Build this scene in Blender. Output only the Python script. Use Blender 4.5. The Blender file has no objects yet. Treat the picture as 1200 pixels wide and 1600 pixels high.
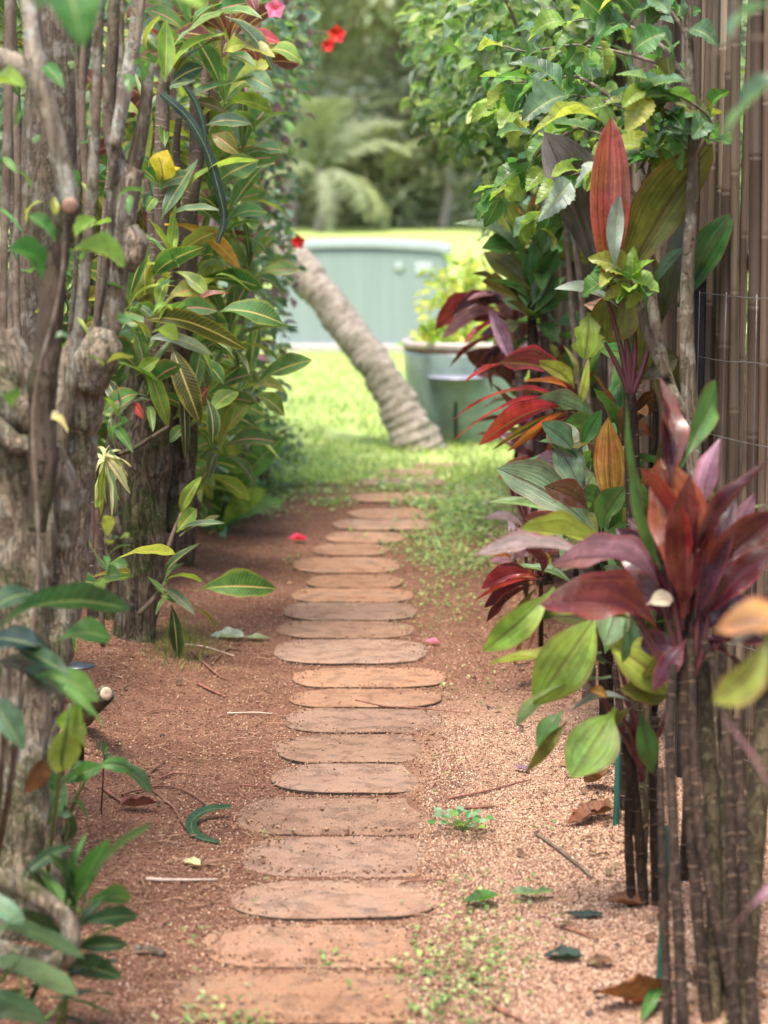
import bpy, math, random
import numpy as np
from mathutils import Vector, Matrix, noise

R = math.radians
scene = bpy.context.scene
COL = scene.collection

# ------------------------------------------------------------------ camera
FPX, CAM_H, PITCH = 3557.0, 1.45, math.atan(490 / 3557.0)
cam_data = bpy.data.cameras.new('camera')
cam = bpy.data.objects.new('camera', cam_data)
COL.objects.link(cam)
cam.location = (0, 0, CAM_H)
cam.rotation_euler = (math.pi / 2 - PITCH, 0, 0)
cam_data.sensor_fit = 'VERTICAL'
cam_data.sensor_height = 36.0
cam_data.sensor_width = 27.0
cam_data.lens = FPX / 1600 * 36
cam_data.clip_start = 0.1
cam_data.clip_end = 1500
cam_data.dof.use_dof = True
cam_data.dof.focus_distance = 5.9
cam_data.dof.aperture_fstop = 3.4
scene.camera = cam

# ------------------------------------------------------------------ light
SUN_EL, SUN_AZ = 66.0, 200.0          # degrees; azimuth from +Y towards +X
world = bpy.data.worlds.new('World')
scene.world = world
world.use_nodes = True
wn, wl = world.node_tree.nodes, world.node_tree.links
for n in list(wn):
    wn.remove(n)
sky = wn.new('ShaderNodeTexSky')
sky.sky_type = 'NISHITA'
sky.sun_disc = False
sky.sun_elevation = R(SUN_EL)
sky.sun_rotation = R(SUN_AZ)
sky.air_density = 1.2
sky.dust_density = 3.5
sky.ozone_density = 1.0
bgn = wn.new('ShaderNodeBackground')
bgn.inputs['Strength'].default_value = 0.15
won = wn.new('ShaderNodeOutputWorld')
wl.new(sky.outputs[0], bgn.inputs['Color'])
wl.new(bgn.outputs[0], won.inputs['Surface'])

sun_data = bpy.data.lights.new('sun', 'SUN')
sun_data.energy = 2.0
sun_data.angle = R(20)
sun_data.color = (1.0, 0.93, 0.82)
sun = bpy.data.objects.new('sun', sun_data)
COL.objects.link(sun)
_sd = Vector((math.sin(R(SUN_AZ)) * math.cos(R(SUN_EL)), math.cos(R(SUN_AZ)) * math.cos(R(SUN_EL)), math.sin(R(SUN_EL))))
sun.rotation_euler = _sd.to_track_quat('Z', 'Y').to_euler()

scene.view_settings.view_transform = 'Standard'
scene.view_settings.look = 'None'
scene.view_settings.gamma = 1.0
scene.view_settings.use_curve_mapping = False
scene.view_settings.exposure = 1.62
scene.render.engine = 'CYCLES'
scene.cycles.use_denoising = True
scene.cycles.max_bounces = 7
scene.cycles.diffuse_bounces = 4
scene.cycles.glossy_bounces = 2
scene.cycles.transmission_bounces = 4
scene.cycles.sample_clamp_indirect = 6.0

# ------------------------------------------------------------------ geometry helpers
CP, SP = math.cos(PITCH), math.sin(PITCH)


def P(px, py, d):
    """World point on the sight line of a photo pixel at forward distance d (metres along +Y)."""
    u, v = (px - 600) / FPX, (800 - py) / FPX
    k = d / (CP + SP * v)
    return Vector((u * k, d, CAM_H + (-SP + CP * v) * k))


def G(px, py, z=None):
    if z is None:
        q = G(px, py, 0.0)
        for _ in range(3):
            q = G(px, py, ground_z(q.x, q.y))
        return q
    u, v = (px - 600) / FPX, (800 - py) / FPX
    k = (z - CAM_H) / (-SP + CP * v)
    return Vector((u * k, (CP + SP * v) * k, z))


def project(p):
    x, y, z = p.x, p.y, p.z - CAM_H
    dep = y * CP - z * SP
    if dep <= 0.05:
        return None
    return 600 + FPX * x / dep, 800 - FPX * (y * SP + z * CP) / dep, dep


def M(px, d):
    return px * d / FPX


def sstep(a, b, x):
    t = max(0.0, min(1.0, (x - a) / (b - a)))
    return t * t * (3 - 2 * t)


def ground_z(x, y):
    z = 0.012 * noise.noise(Vector((x * 1.7, y * 1.7, 0))) + 0.006 * noise.noise(Vector((x * 7, y * 7, 3)))
    off = abs(x + 0.11 - 0.018 * max(0, y - 6))
    z *= 0.25 + 0.75 * sstep(0.25, 0.6, off)
    z += 0.07 * sstep(-0.45, -1.0, x) * (1 - sstep(12, 14, y)) + 0.03 * sstep(0.35, 0.8, x) * (1 - sstep(10, 13, y))
    wob = noise.noise(Vector((x * 3.5, y * 3.1, 6)))
    near = 1 - sstep(5.6, 6.6, y)
    z += 0.015 * sstep(0.03, 0.13, x + 0.07 * wob) * near
    z += 0.011 * sstep(-0.27 - 0.07 * (1 - sstep(4.6, 5.2, y)), -0.40 - 0.09 * (1 - sstep(4.6, 5.2, y)), x + 0.08 * noise.noise(Vector((x * 3, y * 2.6, 2)))) * (1 - sstep(7.5, 9, y))
    if y > 28:
        z += (y - 28) * 0.019 if y < 90 else 62 * 0.019
    if z < -0.012:
        z = -0.012
    return z


def link(o):
    COL.objects.link(o)
    return o


def mesh_from(name, V, F, mat=None, smooth=True, uv=None, col=None):
    me = bpy.data.meshes.new(name)
    me.from_pydata([tuple(v) for v in V], [], F)
    if mat:
        me.materials.append(mat)
    if smooth:
        me.polygons.foreach_set('use_smooth', [True] * len(me.polygons))
    if uv is not None:
        lay = me.uv_layers.new(name='UVMap')
        idx = np.empty(len(me.loops), dtype=np.int32)
        me.loops.foreach_get('vertex_index', idx)
        lay.data.foreach_set('uv', np.asarray(uv, dtype=np.float32)[idx].ravel())
    if col is not None:
        a = me.color_attributes.new('Col', 'FLOAT_COLOR', 'POINT')
        a.data.foreach_set('color', np.asarray(col, dtype=np.float32).ravel())
    me.update()
    return me


def mesh_arrays(name, V, tris, mat, uv=None, col=None, smooth=False):
    """Fast path: V (n,3) float array, tris (m,3) int array."""
    V = np.asarray(V, dtype=np.float32)
    tris = np.asarray(tris, dtype=np.int32)
    me = bpy.data.meshes.new(name)
    me.vertices.add(len(V))
    me.vertices.foreach_set('co', V.ravel())
    me.loops.add(tris.size)
    me.loops.foreach_set('vertex_index', tris.ravel())
    me.polygons.add(len(tris))
    me.polygons.foreach_set('loop_start', np.arange(0, tris.size, 3, dtype=np.int32))
    me.polygons.foreach_set('loop_total', np.full(len(tris), 3, dtype=np.int32))
    if smooth:
        me.polygons.foreach_set('use_smooth', np.ones(len(tris), dtype=bool))
    if uv is not None:
        lay = me.uv_layers.new(name='UVMap')
        lay.data.foreach_set('uv', np.asarray(uv, dtype=np.float32)[tris.ravel()].ravel())
    if col is not None:
        a = me.color_attributes.new('Col', 'FLOAT_COLOR', 'POINT')
        a.data.foreach_set('color', np.asarray(col, dtype=np.float32).ravel())
    if mat:
        me.materials.append(mat)
    me.update(calc_edges=True)
    me.validate()
    return me


class Thing:
    """An Empty at the thing's base that parents its parts."""

    def __init__(self, name, label, cat, loc, group=None):
        o = bpy.data.objects.new(name, None)
        o.empty_display_size = 0.05
        o.location = loc
        o['label'] = label
        o['category'] = cat
        if group:
            o['group'] = group
        link(o)
        self.o, self.loc = o, Vector(loc)

    def add(self, name, me, mat4=None, color=None, parent=None, label=None, kind=None):
        o = bpy.data.objects.new(name, me)
        m = mat4.copy() if mat4 is not None else Matrix.Identity(4)
        off = self.loc if parent is None else (self.loc + parent.location)
        o.matrix_basis = Matrix.Translation(-off) @ m
        o.parent = parent or self.o
        if color is not None:
            o.color = (color[0], color[1], color[2], 1)
        if label:
            o['label'] = label
        if kind:
            o['kind'] = kind
        return link(o)


def single(name, me, label, cat, loc=(0, 0, 0), mat4=None, group=None, color=None):
    o = bpy.data.objects.new(name, me)
    if mat4 is not None:
        o.matrix_basis = mat4
    else:
        o.location = loc
    o['label'] = label
    o['category'] = cat
    if group:
        o['group'] = group
    if color is not None:
        o.color = (color[0], color[1], color[2], 1)
    return link(o)


def setting(name, me, kind='structure'):
    o = bpy.data.objects.new(name, me)
    o['kind'] = kind
    return link(o)


def catmull(pts, n):
    pts = [Vector(p) for p in pts]
    if len(pts) == 2:
        return [pts[0].lerp(pts[1], i / n) for i in range(n + 1)], [i / n for i in range(n + 1)]
    out, ts = [], []
    m = len(pts) - 1
    for i in range(n + 1):
        t = i / n * m
        k = min(int(t), m - 1)
        f = t - k
        p1, p2 = pts[k], pts[k + 1]
        p0 = pts[k - 1] if k else p1 * 2 - p2
        p3 = pts[k + 2] if k + 2 <= m else p2 * 2 - p1
        out.append(0.5 * ((2 * p1) + (p2 - p0) * f + (2 * p0 - 5 * p1 + 4 * p2 - p3) * f * f + (3 * p1 - p0 - 3 * p2 + p3) * f ** 3))
        ts.append(t / m)
    return out, ts


def tube_data(pts, radii, n=12, sides=8, lump=0.0, lfreq=6.0, ring=0.0, ringlen=0.03, seed=0, caps=True):
    """Tapered tube along a smooth curve; lump = gnarls, ring = leaf-scar rings. Returns V, F, UV."""
    C, ts = catmull(pts, n)
    m = len(radii) - 1
    V, F, U = [], [], []
    length, up = 0.0, None
    for i, c in enumerate(C):
        t = (C[min(i + 1, len(C) - 1)] - C[max(i - 1, 0)])
        if t.length < 1e-9:
            t = Vector((0, 0, 1))
        t.normalize()
        if up is None:
            up = t.cross(Vector((0.31, 0.87, 0.21)))
            if up.length < 0.1:
                up = t.cross(Vector((1, 0, 0)))
        up = (up - t * up.dot(t)).normalized()
        side = t.cross(up)
        if i:
            length += (c - C[i - 1]).length
        k = ts[i] * m
        j = min(int(k), m - 1) if m else 0
        r = radii[j] + (radii[j + 1] - radii[j]) * (k - j) if m else radii[0]
        if ring:
            r *= 1 + ring * (1 - 2 * ((length / ringlen) % 1.0))
        for s in range(sides):
            a = 2 * math.pi * s / sides
            d = up * math.cos(a) + side * math.sin(a)
            rr = r
            if lump:
                q = c * lfreq + d * 0.9
                rr *= 1 + lump * (noise.noise(q + Vector((seed * 7.1, 0, 0))) + 0.5 * noise.noise(q * 2.3 + Vector((0, seed * 3.3, 0))))
            V.append(c + d * rr)
            U.append((s / sides if s <= sides / 2 else 1 - s / sides, length))
    for i in range(len(C) - 1):
        for s in range(sides):
            a, b = i * sides + s, i * sides + (s + 1) % sides
            F.append((a, b, b + sides, a + sides))
    if caps:
        F.append(tuple(range(sides - 1, -1, -1)))
        F.append(tuple((len(C) - 1) * sides + s for s in range(sides)))
    return V, F, U


def join_data(parts):
    V, F, U = [], [], []
    for v, f, u in parts:
        o = len(V)
        V += v
        U += u
        F += [tuple(i + o for i in q) for q in f]
    return V, F, U


def tube(pts, radii, mat, name='stem', **kw):
    V, F, U = tube_data(pts, radii, **kw)
    return mesh_from(name, V, F, mat, uv=U)


# ------------------------------------------------------------------ materials
class NT:
    def __init__(self, name):
        self.m = bpy.data.materials.new(name)
        self.m.use_nodes = True
        self.t = self.m.node_tree
        self.t.nodes.clear()

    def n(self, typ, **kw):
        nd = self.t.nodes.new(typ)
        for k, v in kw.items():
            setattr(nd, k, v)
        return nd

    def set(self, sock, v):
        if hasattr(v, 'is_output') or isinstance(v, bpy.types.NodeSocket):
            self.t.links.new(v, sock)
        elif isinstance(v, (tuple, list)) and len(v) == 3 and sock.type == 'RGBA':
            sock.default_value = (v[0], v[1], v[2], 1)
        else:
            sock.default_value = v

    def math(self, op, a, b=0.0, clamp=False):
        nd = self.n('ShaderNodeMath', operation=op, use_clamp=clamp)
        self.set(nd.inputs[0], a)
        self.set(nd.inputs[1], b)
        return nd.outputs[0]

    def mix(self, f, a, b, mode='MIX'):
        nd = self.n('ShaderNodeMix', data_type='RGBA', blend_type=mode)
        self.set(nd.inputs[0], f)
        self.set(nd.inputs[6], a)
        self.set(nd.inputs[7], b)
        return nd.outputs[2]

    def ramp(self, f, lo, hi, a=0.0, b=1.0):
        nd = self.n('ShaderNodeMapRange', interpolation_type='SMOOTHSTEP')
        self.set(nd.inputs[0], f)
        for i, v in zip((1, 2, 3, 4), (lo, hi, a, b)):
            nd.inputs[i].default_value = v
        return nd.outputs[0]

    def noise(self, scale, detail=3.0, rough=0.6, vec=None, dist=0.0):
        nd = self.n('ShaderNodeTexNoise')
        nd.inputs['Scale'].default_value = scale
        nd.inputs['Detail'].default_value = detail
        nd.inputs['Roughness'].default_value = rough
        nd.inputs['Distortion'].default_value = dist
        if vec is not None:
            self.t.links.new(vec, nd.inputs['Vector'])
        return nd.outputs['Fac']

    def pos(self):
        return self.n('ShaderNodeNewGeometry').outputs['Position']

    def objco(self):
        return self.n('ShaderNodeTexCoord').outputs['Object']

    def scaled(self, vec, s):
        nd = self.n('ShaderNodeVectorMath', operation='MULTIPLY')
        self.t.links.new(vec, nd.inputs[0])
        nd.inputs[1].default_value = s
        return nd.outputs[0]

    def xyz(self, vec):
        nd = self.n('ShaderNodeSeparateXYZ')
        self.t.links.new(vec, nd.inputs[0])
        return nd.outputs

    def bump(self, h, strength=0.5, dist=0.01):
        nd = self.n('ShaderNodeBump')
        nd.inputs['Strength'].default_value = strength
        nd.inputs['Distance'].default_value = dist
        self.set(nd.inputs['Height'], h)
        return nd.outputs[0]

    def bsdf(self, color, rough=0.7, normal=None, spec=0.4, metal=0.0, coat=0.0):
        nd = self.n('ShaderNodeBsdfPrincipled')
        self.set(nd.inputs['Base Color'], color)
        self.set(nd.inputs['Roughness'], rough)
        nd.inputs['Specular IOR Level'].default_value = spec
        nd.inputs['Metallic'].default_value = metal
        nd.inputs['Coat Weight'].default_value = coat
        nd.inputs['Coat Roughness'].default_value = 0.2
        if normal is not None:
            self.t.links.new(normal, nd.inputs['Normal'])
        return nd.outputs[0]

    def out(self, shader):
        o = self.n('ShaderNodeOutputMaterial')
        self.t.links.new(shader, o.inputs['Surface'])
        return self.m


def leaf_mat(name, source='obj', vein=(0.5, 0.55, 0.2), veinamt=0.3, nveins=12, mid=(0.5, 0.5, 0.2), midamt=0.6,
             margin=(0.3, 0.03, 0.03), margamt=0.0, mott=0.35, rough=0.36, trans=0.38, parallel=False, spec=0.55,
             spots=0.0, tgain=1.5):
    t = NT(name)
    if source == 'obj':
        base = t.n('ShaderNodeObjectInfo').outputs['Color']
    else:
        base = t.n('ShaderNodeAttribute', attribute_name='Col').outputs['Color']
    uv = t.n('ShaderNodeUVMap').outputs[0]
    u, v, _ = t.xyz(uv)
    a = t.math('MULTIPLY', t.math('ABSOLUTE', t.math('SUBTRACT', u, 0.5)), 2.0)
    oc = t.pos()
    nz = t.noise(14, 4, 0.65, oc)
    fine = t.noise(90, 3, 0.6, oc)
    hsv = t.n('ShaderNodeHueSaturation')
    t.set(hsv.inputs['Color'], base)
    t.set(hsv.inputs['Value'], t.ramp(nz, 0.3, 0.7, 1 - mott, 1 + mott))
    t.set(hsv.inputs['Hue'], t.ramp(t.noise(9, 2, 0.5, oc), 0.3, 0.7, 0.485, 0.515))
    c = hsv.outputs[0]
    if parallel:
        cmb = t.n('ShaderNodeCombineXYZ')
        t.set(cmb.inputs[0], t.math('MULTIPLY', u, 16.0))
        t.set(cmb.inputs[1], t.math('MULTIPLY', v, 1.3))
        t.set(cmb.inputs[2], t.math('MULTIPLY', t.n('ShaderNodeObjectInfo').outputs['Random'], 40.0))
        stk = t.noise(1.0, 4, 0.65, cmb.outputs[0])
        h2 = t.n('ShaderNodeHueSaturation')
        t.set(h2.inputs['Color'], c)
        t.set(h2.inputs['Value'], t.ramp(stk, 0.28, 0.72, 0.68, 1.36))
        t.set(h2.inputs['Hue'], t.ramp(stk, 0.28, 0.72, 0.487, 0.515))
        c = h2.outputs[0]
        ph = t.math('MULTIPLY', a, float(nveins))
    else:
        ph = t.math('MULTIPLY', t.math('SUBTRACT', v, t.math('MULTIPLY', a, 0.11)), float(nveins))
    fr = t.math('ABSOLUTE', t.math('SUBTRACT', t.math('FRACT', ph), 0.5))
    side = t.ramp(fr, 0.36, 0.5)
    midm = t.ramp(a, 0.11, 0.04)
    c = t.mix(t.math('MULTIPLY', side, veinamt), c, vein)
    c = t.mix(t.math('MULTIPLY', midm, midamt), c, mid)
    if margamt:
        mm = t.ramp(t.math('ADD', a, t.math('MULTIPLY', t.math('SUBTRACT', nz, 0.5), 0.5)), 0.72, 0.98)
        c = t.mix(t.math('MULTIPLY', mm, margamt), c, margin)
    if spots:
        sp = t.ramp(t.noise(38, 2, 0.5, oc), 0.63, 0.7)
        c = t.mix(t.math('MULTIPLY', sp, spots), c, (0.07, 0.035, 0.012))
    h = t.math('ADD', t.math('MULTIPLY', side, -0.5), t.math('MULTIPLY', midm, -0.8))
    h = t.math('ADD', h, t.math('MULTIPLY', fine, 0.5))
    nrm = t.bump(h, 0.55, 0.0025)
    rg = t.ramp(nz, 0.3, 0.75, rough - 0.06, rough + 0.2)
    p = t.bsdf(c, rg, nrm, spec)
    tr = t.n('ShaderNodeBsdfTranslucent')
    g = t.n('ShaderNodeMix', data_type='RGBA', blend_type='MULTIPLY')
    g.inputs[0].default_value = 1.0
    t.set(g.inputs[6], c)
    g.inputs[7].default_value = (tgain * 1.08, tgain * 1.1, tgain * 0.75, 1)
    t.t.links.new(g.outputs[2], tr.inputs['Color'])
    t.t.links.new(nrm, tr.inputs['Normal'])
    mx = t.n('ShaderNodeMixShader')
    mx.inputs[0].default_value = trans
    t.t.links.new(p, mx.inputs[1])
    t.t.links.new(tr.outputs[0], mx.inputs[2])
    return t.out(mx.outputs[0])


LM = {
    'ti': leaf_mat('ti_leaf', parallel=True, nveins=7, veinamt=0.16, vein=(0.05, 0.06, 0.02), mid=(0.10, 0.05, 0.03), midamt=0.5, margin=(0.22, 0.05, 0.02), margamt=0.3, rough=0.36, spots=0.35),
    'tired': leaf_mat('red_ti_leaf', parallel=True, nveins=7, veinamt=0.2, vein=(0.06, 0.01, 0.02), mid=(0.12, 0.02, 0.03), midamt=0.5, margin=(0.36, 0.06, 0.06), margamt=0.4, rough=0.2, tgain=1.2, trans=0.34, spec=0.9),
    'tiscar': leaf_mat('scarlet_edged_ti_leaf', parallel=True, nveins=5, veinamt=0.2, vein=(0.3, 0.05, 0.03), mid=(0.22, 0.16, 0.03), midamt=0.8, margin=(0.5, 0.05, 0.07), margamt=0.7, rough=0.3, tgain=1.3),
    'croton': leaf_mat('croton_leaf', nveins=21, veinamt=0.24, vein=(0.4, 0.45, 0.13), mid=(0.62, 0.5, 0.16), midamt=0.8, margin=(0.5, 0.42, 0.05), margamt=0.35, rough=0.33),
    'crotonp': leaf_mat('pink_veined_croton_leaf', nveins=21, veinamt=0.25, vein=(0.36, 0.22, 0.10), mid=(0.62, 0.25, 0.2), midamt=0.8, margin=(0.4, 0.14, 0.06), margamt=0.45, rough=0.33),
    'plain': leaf_mat('plain_leaf', nveins=14, veinamt=0.13, vein=(0.25, 0.33, 0.12), mid=(0.3, 0.36, 0.14), midamt=0.55, rough=0.34),
    'stripe': leaf_mat('striped_leaf', parallel=True, nveins=1, veinamt=0.0, mid=(0.07, 0.16, 0.03), midamt=0.95, mott=0.12, rough=0.38),
    'shrub': leaf_mat('crinkled_shrub_leaf', nveins=8, veinamt=0.3, vein=(0.09, 0.13, 0.03), mid=(0.34, 0.4, 0.14), midamt=0.6, rough=0.36, mott=0.4, spots=0.25, trans=0.46, tgain=1.7),
    'dead': leaf_mat('dry_leaf', nveins=8, veinamt=0.4, vein=(0.09, 0.05, 0.03), mid=(0.2, 0.12, 0.07), midamt=0.5, mott=0.55, rough=0.55, trans=0.2, spec=0.3),
    'petal': leaf_mat('petal', nveins=5, veinamt=0.15, vein=(0.4, 0.02, 0.05), midamt=0.1, rough=0.5, trans=0.4),
    'dense': leaf_mat('thick_leaf', parallel=True, nveins=7, veinamt=0.16, vein=(0.05, 0.05, 0.03), mid=(0.06, 0.04, 0.03), midamt=0.5, rough=0.4, trans=0.12),
    'mass': leaf_mat('massed_leaf', source='attr', nveins=7, veinamt=0.2, vein=(0.2, 0.28, 0.1), mid=(0.3, 0.36, 0.14), midamt=0.4, rough=0.36),
    'far': leaf_mat('far_leaf', source='attr', nveins=3, veinamt=0.0, midamt=0.0, rough=0.5, mott=0.45, trans=0.45, tgain=1.8),
    'blade': leaf_mat('grass_blade', source='attr', nveins=2, veinamt=0.0, midamt=0.0, rough=0.45, mott=0.3, trans=0.4),
}


def bark_mat(name, a, b, cracks=0.0, rings=0.0, ringcol=(0.3, 0.25, 0.2), moss=0.0, lichen=0.0, scale=18, ringlen=0.03, stretch=(1, 1, 0.3), bump=0.7):
    t = NT(name)
    p = t.pos()
    v = t.scaled(p, stretch)
    n1 = t.noise(scale, 6, 0.65, v, 0.4)
    n2 = t.noise(scale * 5, 4, 0.7, v)
    n3 = t.noise(6, 4, 0.6, p)
    c = t.mix(t.ramp(n1, 0.3, 0.7), a, b)
    c = t.mix(t.math('MULTIPLY', t.ramp(n2, 0.52, 0.72), 0.5), c, (a[0] * 0.35, a[1] * 0.33, a[2] * 0.3))
    h = t.math('ADD', n1, t.math('MULTIPLY', n2, 0.6))
    if cracks:
        ck = t.noise(scale * 1.5, 5, 0.7, t.scaled(p, (1, 1, 0.16)), 0.8)
        ck = t.ramp(t.math('ABSOLUTE', t.math('SUBTRACT', ck, 0.5)), 0.045, 0.0)
        c = t.mix(t.math('MULTIPLY', ck, cracks), c, (b[0] * 0.3, b[1] * 0.28, b[2] * 0.26))
        h = t.math('ADD', h, t.math('MULTIPLY', ck, -0.9))
    if rings:
        uv = t.n('ShaderNodeUVMap').outputs[0]
        u, w, _ = t.xyz(uv)
        ph = t.math('FRACT', t.math('ADD', t.math('DIVIDE', w, ringlen), t.math('MULTIPLY', t.noise(7, 3, 0.6, p), 2.2)))
        rg = t.ramp(t.math('ABSOLUTE', t.math('SUBTRACT', ph, 0.5)), 0.38, 0.5)
        rg = t.math('MULTIPLY', rg, t.ramp(t.noise(38, 2, 0.5, p), 0.46, 0.6))
        c = t.mix(t.math('MULTIPLY', rg, rings), c, ringcol)
        h = t.math('ADD', h, t.math('MULTIPLY', rg, 0.6))
    if lichen:
        c = t.mix(t.math('MULTIPLY', t.ramp(t.noise(22, 4, 0.6, p), 0.5, 0.62), lichen), c, (0.42, 0.42, 0.36))
    if moss:
        mm = t.math('MULTIPLY', t.ramp(n3, 0.47, 0.6), moss)
        mm = t.math('MULTIPLY', mm, t.ramp(t.noise(120, 3, 0.7, p), 0.35, 0.6))
        c = t.mix(mm, c, (0.06, 0.085, 0.02))
    return t.out(t.bsdf(c, 0.85, t.bump(h, bump, 0.012), 0.25))


BARK = {
    'gnarl': bark_mat('gnarled_bark', (0.36, 0.285, 0.205), (0.185, 0.14, 0.097), cracks=0.4, moss=0.7, lichen=0.4, scale=38, stretch=(1, 1, 0.55), bump=0.9),
    'smooth': bark_mat('smooth_bark', (0.165, 0.128, 0.092), (0.095, 0.072, 0.051), cracks=0.1, scale=24, lichen=0.3, moss=0.25, stretch=(1, 1, 0.4), bump=0.7),
    'lichen': bark_mat('lichen_bark', (0.33, 0.28, 0.22), (0.18, 0.14, 0.10), cracks=0.2, lichen=0.85, moss=0.3),
    'dark': bark_mat('dark_bark', (0.11, 0.08, 0.056), (0.05, 0.037, 0.026), cracks=0.6, moss=0.5),
    'moss': bark_mat('mossy_bark', (0.16, 0.12, 0.082), (0.055, 0.041, 0.028), cracks=0.5, moss=1.0, scale=30, lichen=0.2, bump=1.0),
    'cane': bark_mat('croton_stem_bark', (0.17, 0.125, 0.10), (0.09, 0.064, 0.05), rings=0.75, ringcol=(0.42, 0.36, 0.3), ringlen=0.021, scale=30),
    'ti': bark_mat('ti_stem_bark', (0.055, 0.034, 0.023), (0.022, 0.014, 0.01), cracks=0.4, rings=0.7, ringcol=(0.19, 0.125, 0.085), ringlen=0.026, scale=30),
    'tiolive': bark_mat('olive_stem_bark', (0.085, 0.064, 0.034), (0.042, 0.031, 0.017), cracks=0.5, rings=0.4, ringcol=(0.3, 0.25, 0.14), ringlen=0.05, scale=20),
    'twig': bark_mat('twig_bark', (0.2, 0.15, 0.11), (0.10, 0.072, 0.052), scale=40, lichen=0.2),
    'palm': bark_mat('palm_bark', (0.40, 0.35, 0.29), (0.22, 0.18, 0.145), rings=1.0, ringcol=(0.12, 0.095, 0.075), ringlen=0.052, moss=0.35, scale=20, stretch=(1, 1, 1)),
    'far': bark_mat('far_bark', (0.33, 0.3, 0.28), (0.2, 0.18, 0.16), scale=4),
}


def flat_mat(name, c, rough=0.6, spec=0.4, metal=0.0, var=0.25, scale=20, bump=0.2, coat=0.0):
    t = NT(name)
    p = t.pos()
    n = t.noise(scale, 5, 0.65, p)
    lo = tuple(x * (1 - var) for x in c)
    hi = tuple(min(1, x * (1 + var)) for x in c)
    col = t.mix(t.ramp(n, 0.3, 0.7), lo, hi)
    return t.out(t.bsdf(col, rough, t.bump(t.noise(scale * 6, 3, 0.6, p), bump, 0.004), spec, metal, coat))


PETIOLE = flat_mat('petiole', (0.10, 0.03, 0.035), 0.4)
PETIOLE_G = flat_mat('green_petiole', (0.10, 0.14, 0.04), 0.45)
CUTWOOD = flat_mat('cut_wood', (0.34, 0.2, 0.15), 0.8, scale=60)
WIRE = flat_mat('galvanised_wire', (0.2, 0.19, 0.18), 0.45, metal=0.6)
STAKE = flat_mat('green_stake_coating', (0.012, 0.075, 0.06), 0.4)

# ------------------------------------------------------------------ leaves
def prof(shape, t):
    if shape == 'ti':
        if t < 0.10:
            return 0.10
        s = (t - 0.10) / 0.90
        return max(0.10 * (1 - s), math.sin(math.pi * s ** 0.98) ** 0.85)
    if shape == 'broad':
        s = max(0.0, (t - 0.06) / 0.94)
        return max(0.12 * (1 - s), math.sin(math.pi * s ** 1.12) ** 0.7)
    if shape == 'croton':
        s = max(0.0, (t - 0.05) / 0.95)
        return max(0.07 * (1 - s), math.sin(math.pi * s ** 0.92) ** 0.8) if t >= 0.05 else 0.07
    if shape == 'strap':
        return min(1.0, 0.45 + 2.5 * t) * (1 - t ** 2.6) ** 0.9
    if shape == 'oval':
        if t < 0.08:
            return 0.05
        s = (t - 0.08) / 0.92
        return max(0.04 * (1 - s), math.sin(math.pi * s ** 0.66) ** 0.72 * (1 - 0.18 * s))
    if shape == 'round':
        s = max(0.0, (t - 0.08) / 0.92)
        return max(0.04, math.sin(math.pi * s ** 0.85) ** 0.55) if t >= 0.08 else 0.05
    return math.sin(math.pi * t)


def leaf_data(shape, arch=0.1, fold=0.1, wave=0.0, twist=0.0, curl=0.0, nv=10, nu=4, seed=0, bite=0):
    """A leaf from (0,0,0) to (0,1,0), unit width, arched towards +Z."""
    rnd = random.Random(seed * 131 + len(shape))
    ph, ph2 = rnd.uniform(0, 6), rnd.uniform(0, 6)
    kr = {'croton': .2, 'ti': .32, 'broad': .3, 'strap': .1, 'oval': .6, 'round': .75}.get(shape, .4)
    fold, wave = fold * kr * 1.7, wave * (.35 + kr)
    V, F, U = [], [], []
    for i in range(nv + 1):
        t = i / nv
        w = prof(shape, t) * 0.5
        z0 = arch * 4 * t * (1 - t) * (1.25 - 0.5 * t)
        y0 = t - curl * t ** 3
        for j in range(nu + 1):
            a = -1 + 2 * j / nu
            ww = w
            if shape in ('oval',) and abs(a) > 0.9 and 0.12 < t < 0.97:
                ww *= 1 + (0.10 if i % 2 else -0.05)
            if bite and abs(a) > 0.9 and rnd.random() < 0.35 and 0.2 < t < 0.95:
                ww *= rnd.uniform(0.6, 0.85)
            x = a * ww
            z = z0 + abs(a) * w * fold * 2 + wave * math.sin(t * 11 + ph + (1.3 if a < 0 else 0)) * abs(a) ** 1.5 * prof(shape, t)
            z += wave * 0.4 * math.sin(t * 23 + ph2) * abs(a)
            tw = twist * t
            V.append((x * math.cos(tw), y0, z + x * math.sin(tw)))
            U.append(((a + 1) / 2, t))
    for i in range(nv):
        for j in range(nu):
            q = i * (nu + 1) + j
            F.append((q, q + 1, q + nu + 2, q + nu + 1))
    return V, F, U


_LEAF = {}


def leaf_mesh(shape, mat, arch=0.1, fold=0.12, wave=0.02, twist=0.0, curl=0.0, hi=True, seed=0, bite=0):
    key = (shape, mat, round(arch, 2), fold, wave, round(twist, 1), curl, hi, seed % 4, bite)
    if key not in _LEAF:
        nv, nu = {True: (14, 6), False: (5, 2), 'mid': (8, 4)}[hi]
        if shape == 'oval' and hi is True:
            nv = 20
        V, F, U = leaf_data(shape, arch, fold, wave, twist, curl, nv, nu, seed % 4, bite)
        _LEAF[key] = mesh_from('leaf', V, F, LM[mat], uv=U)
    return _LEAF[key]


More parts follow.
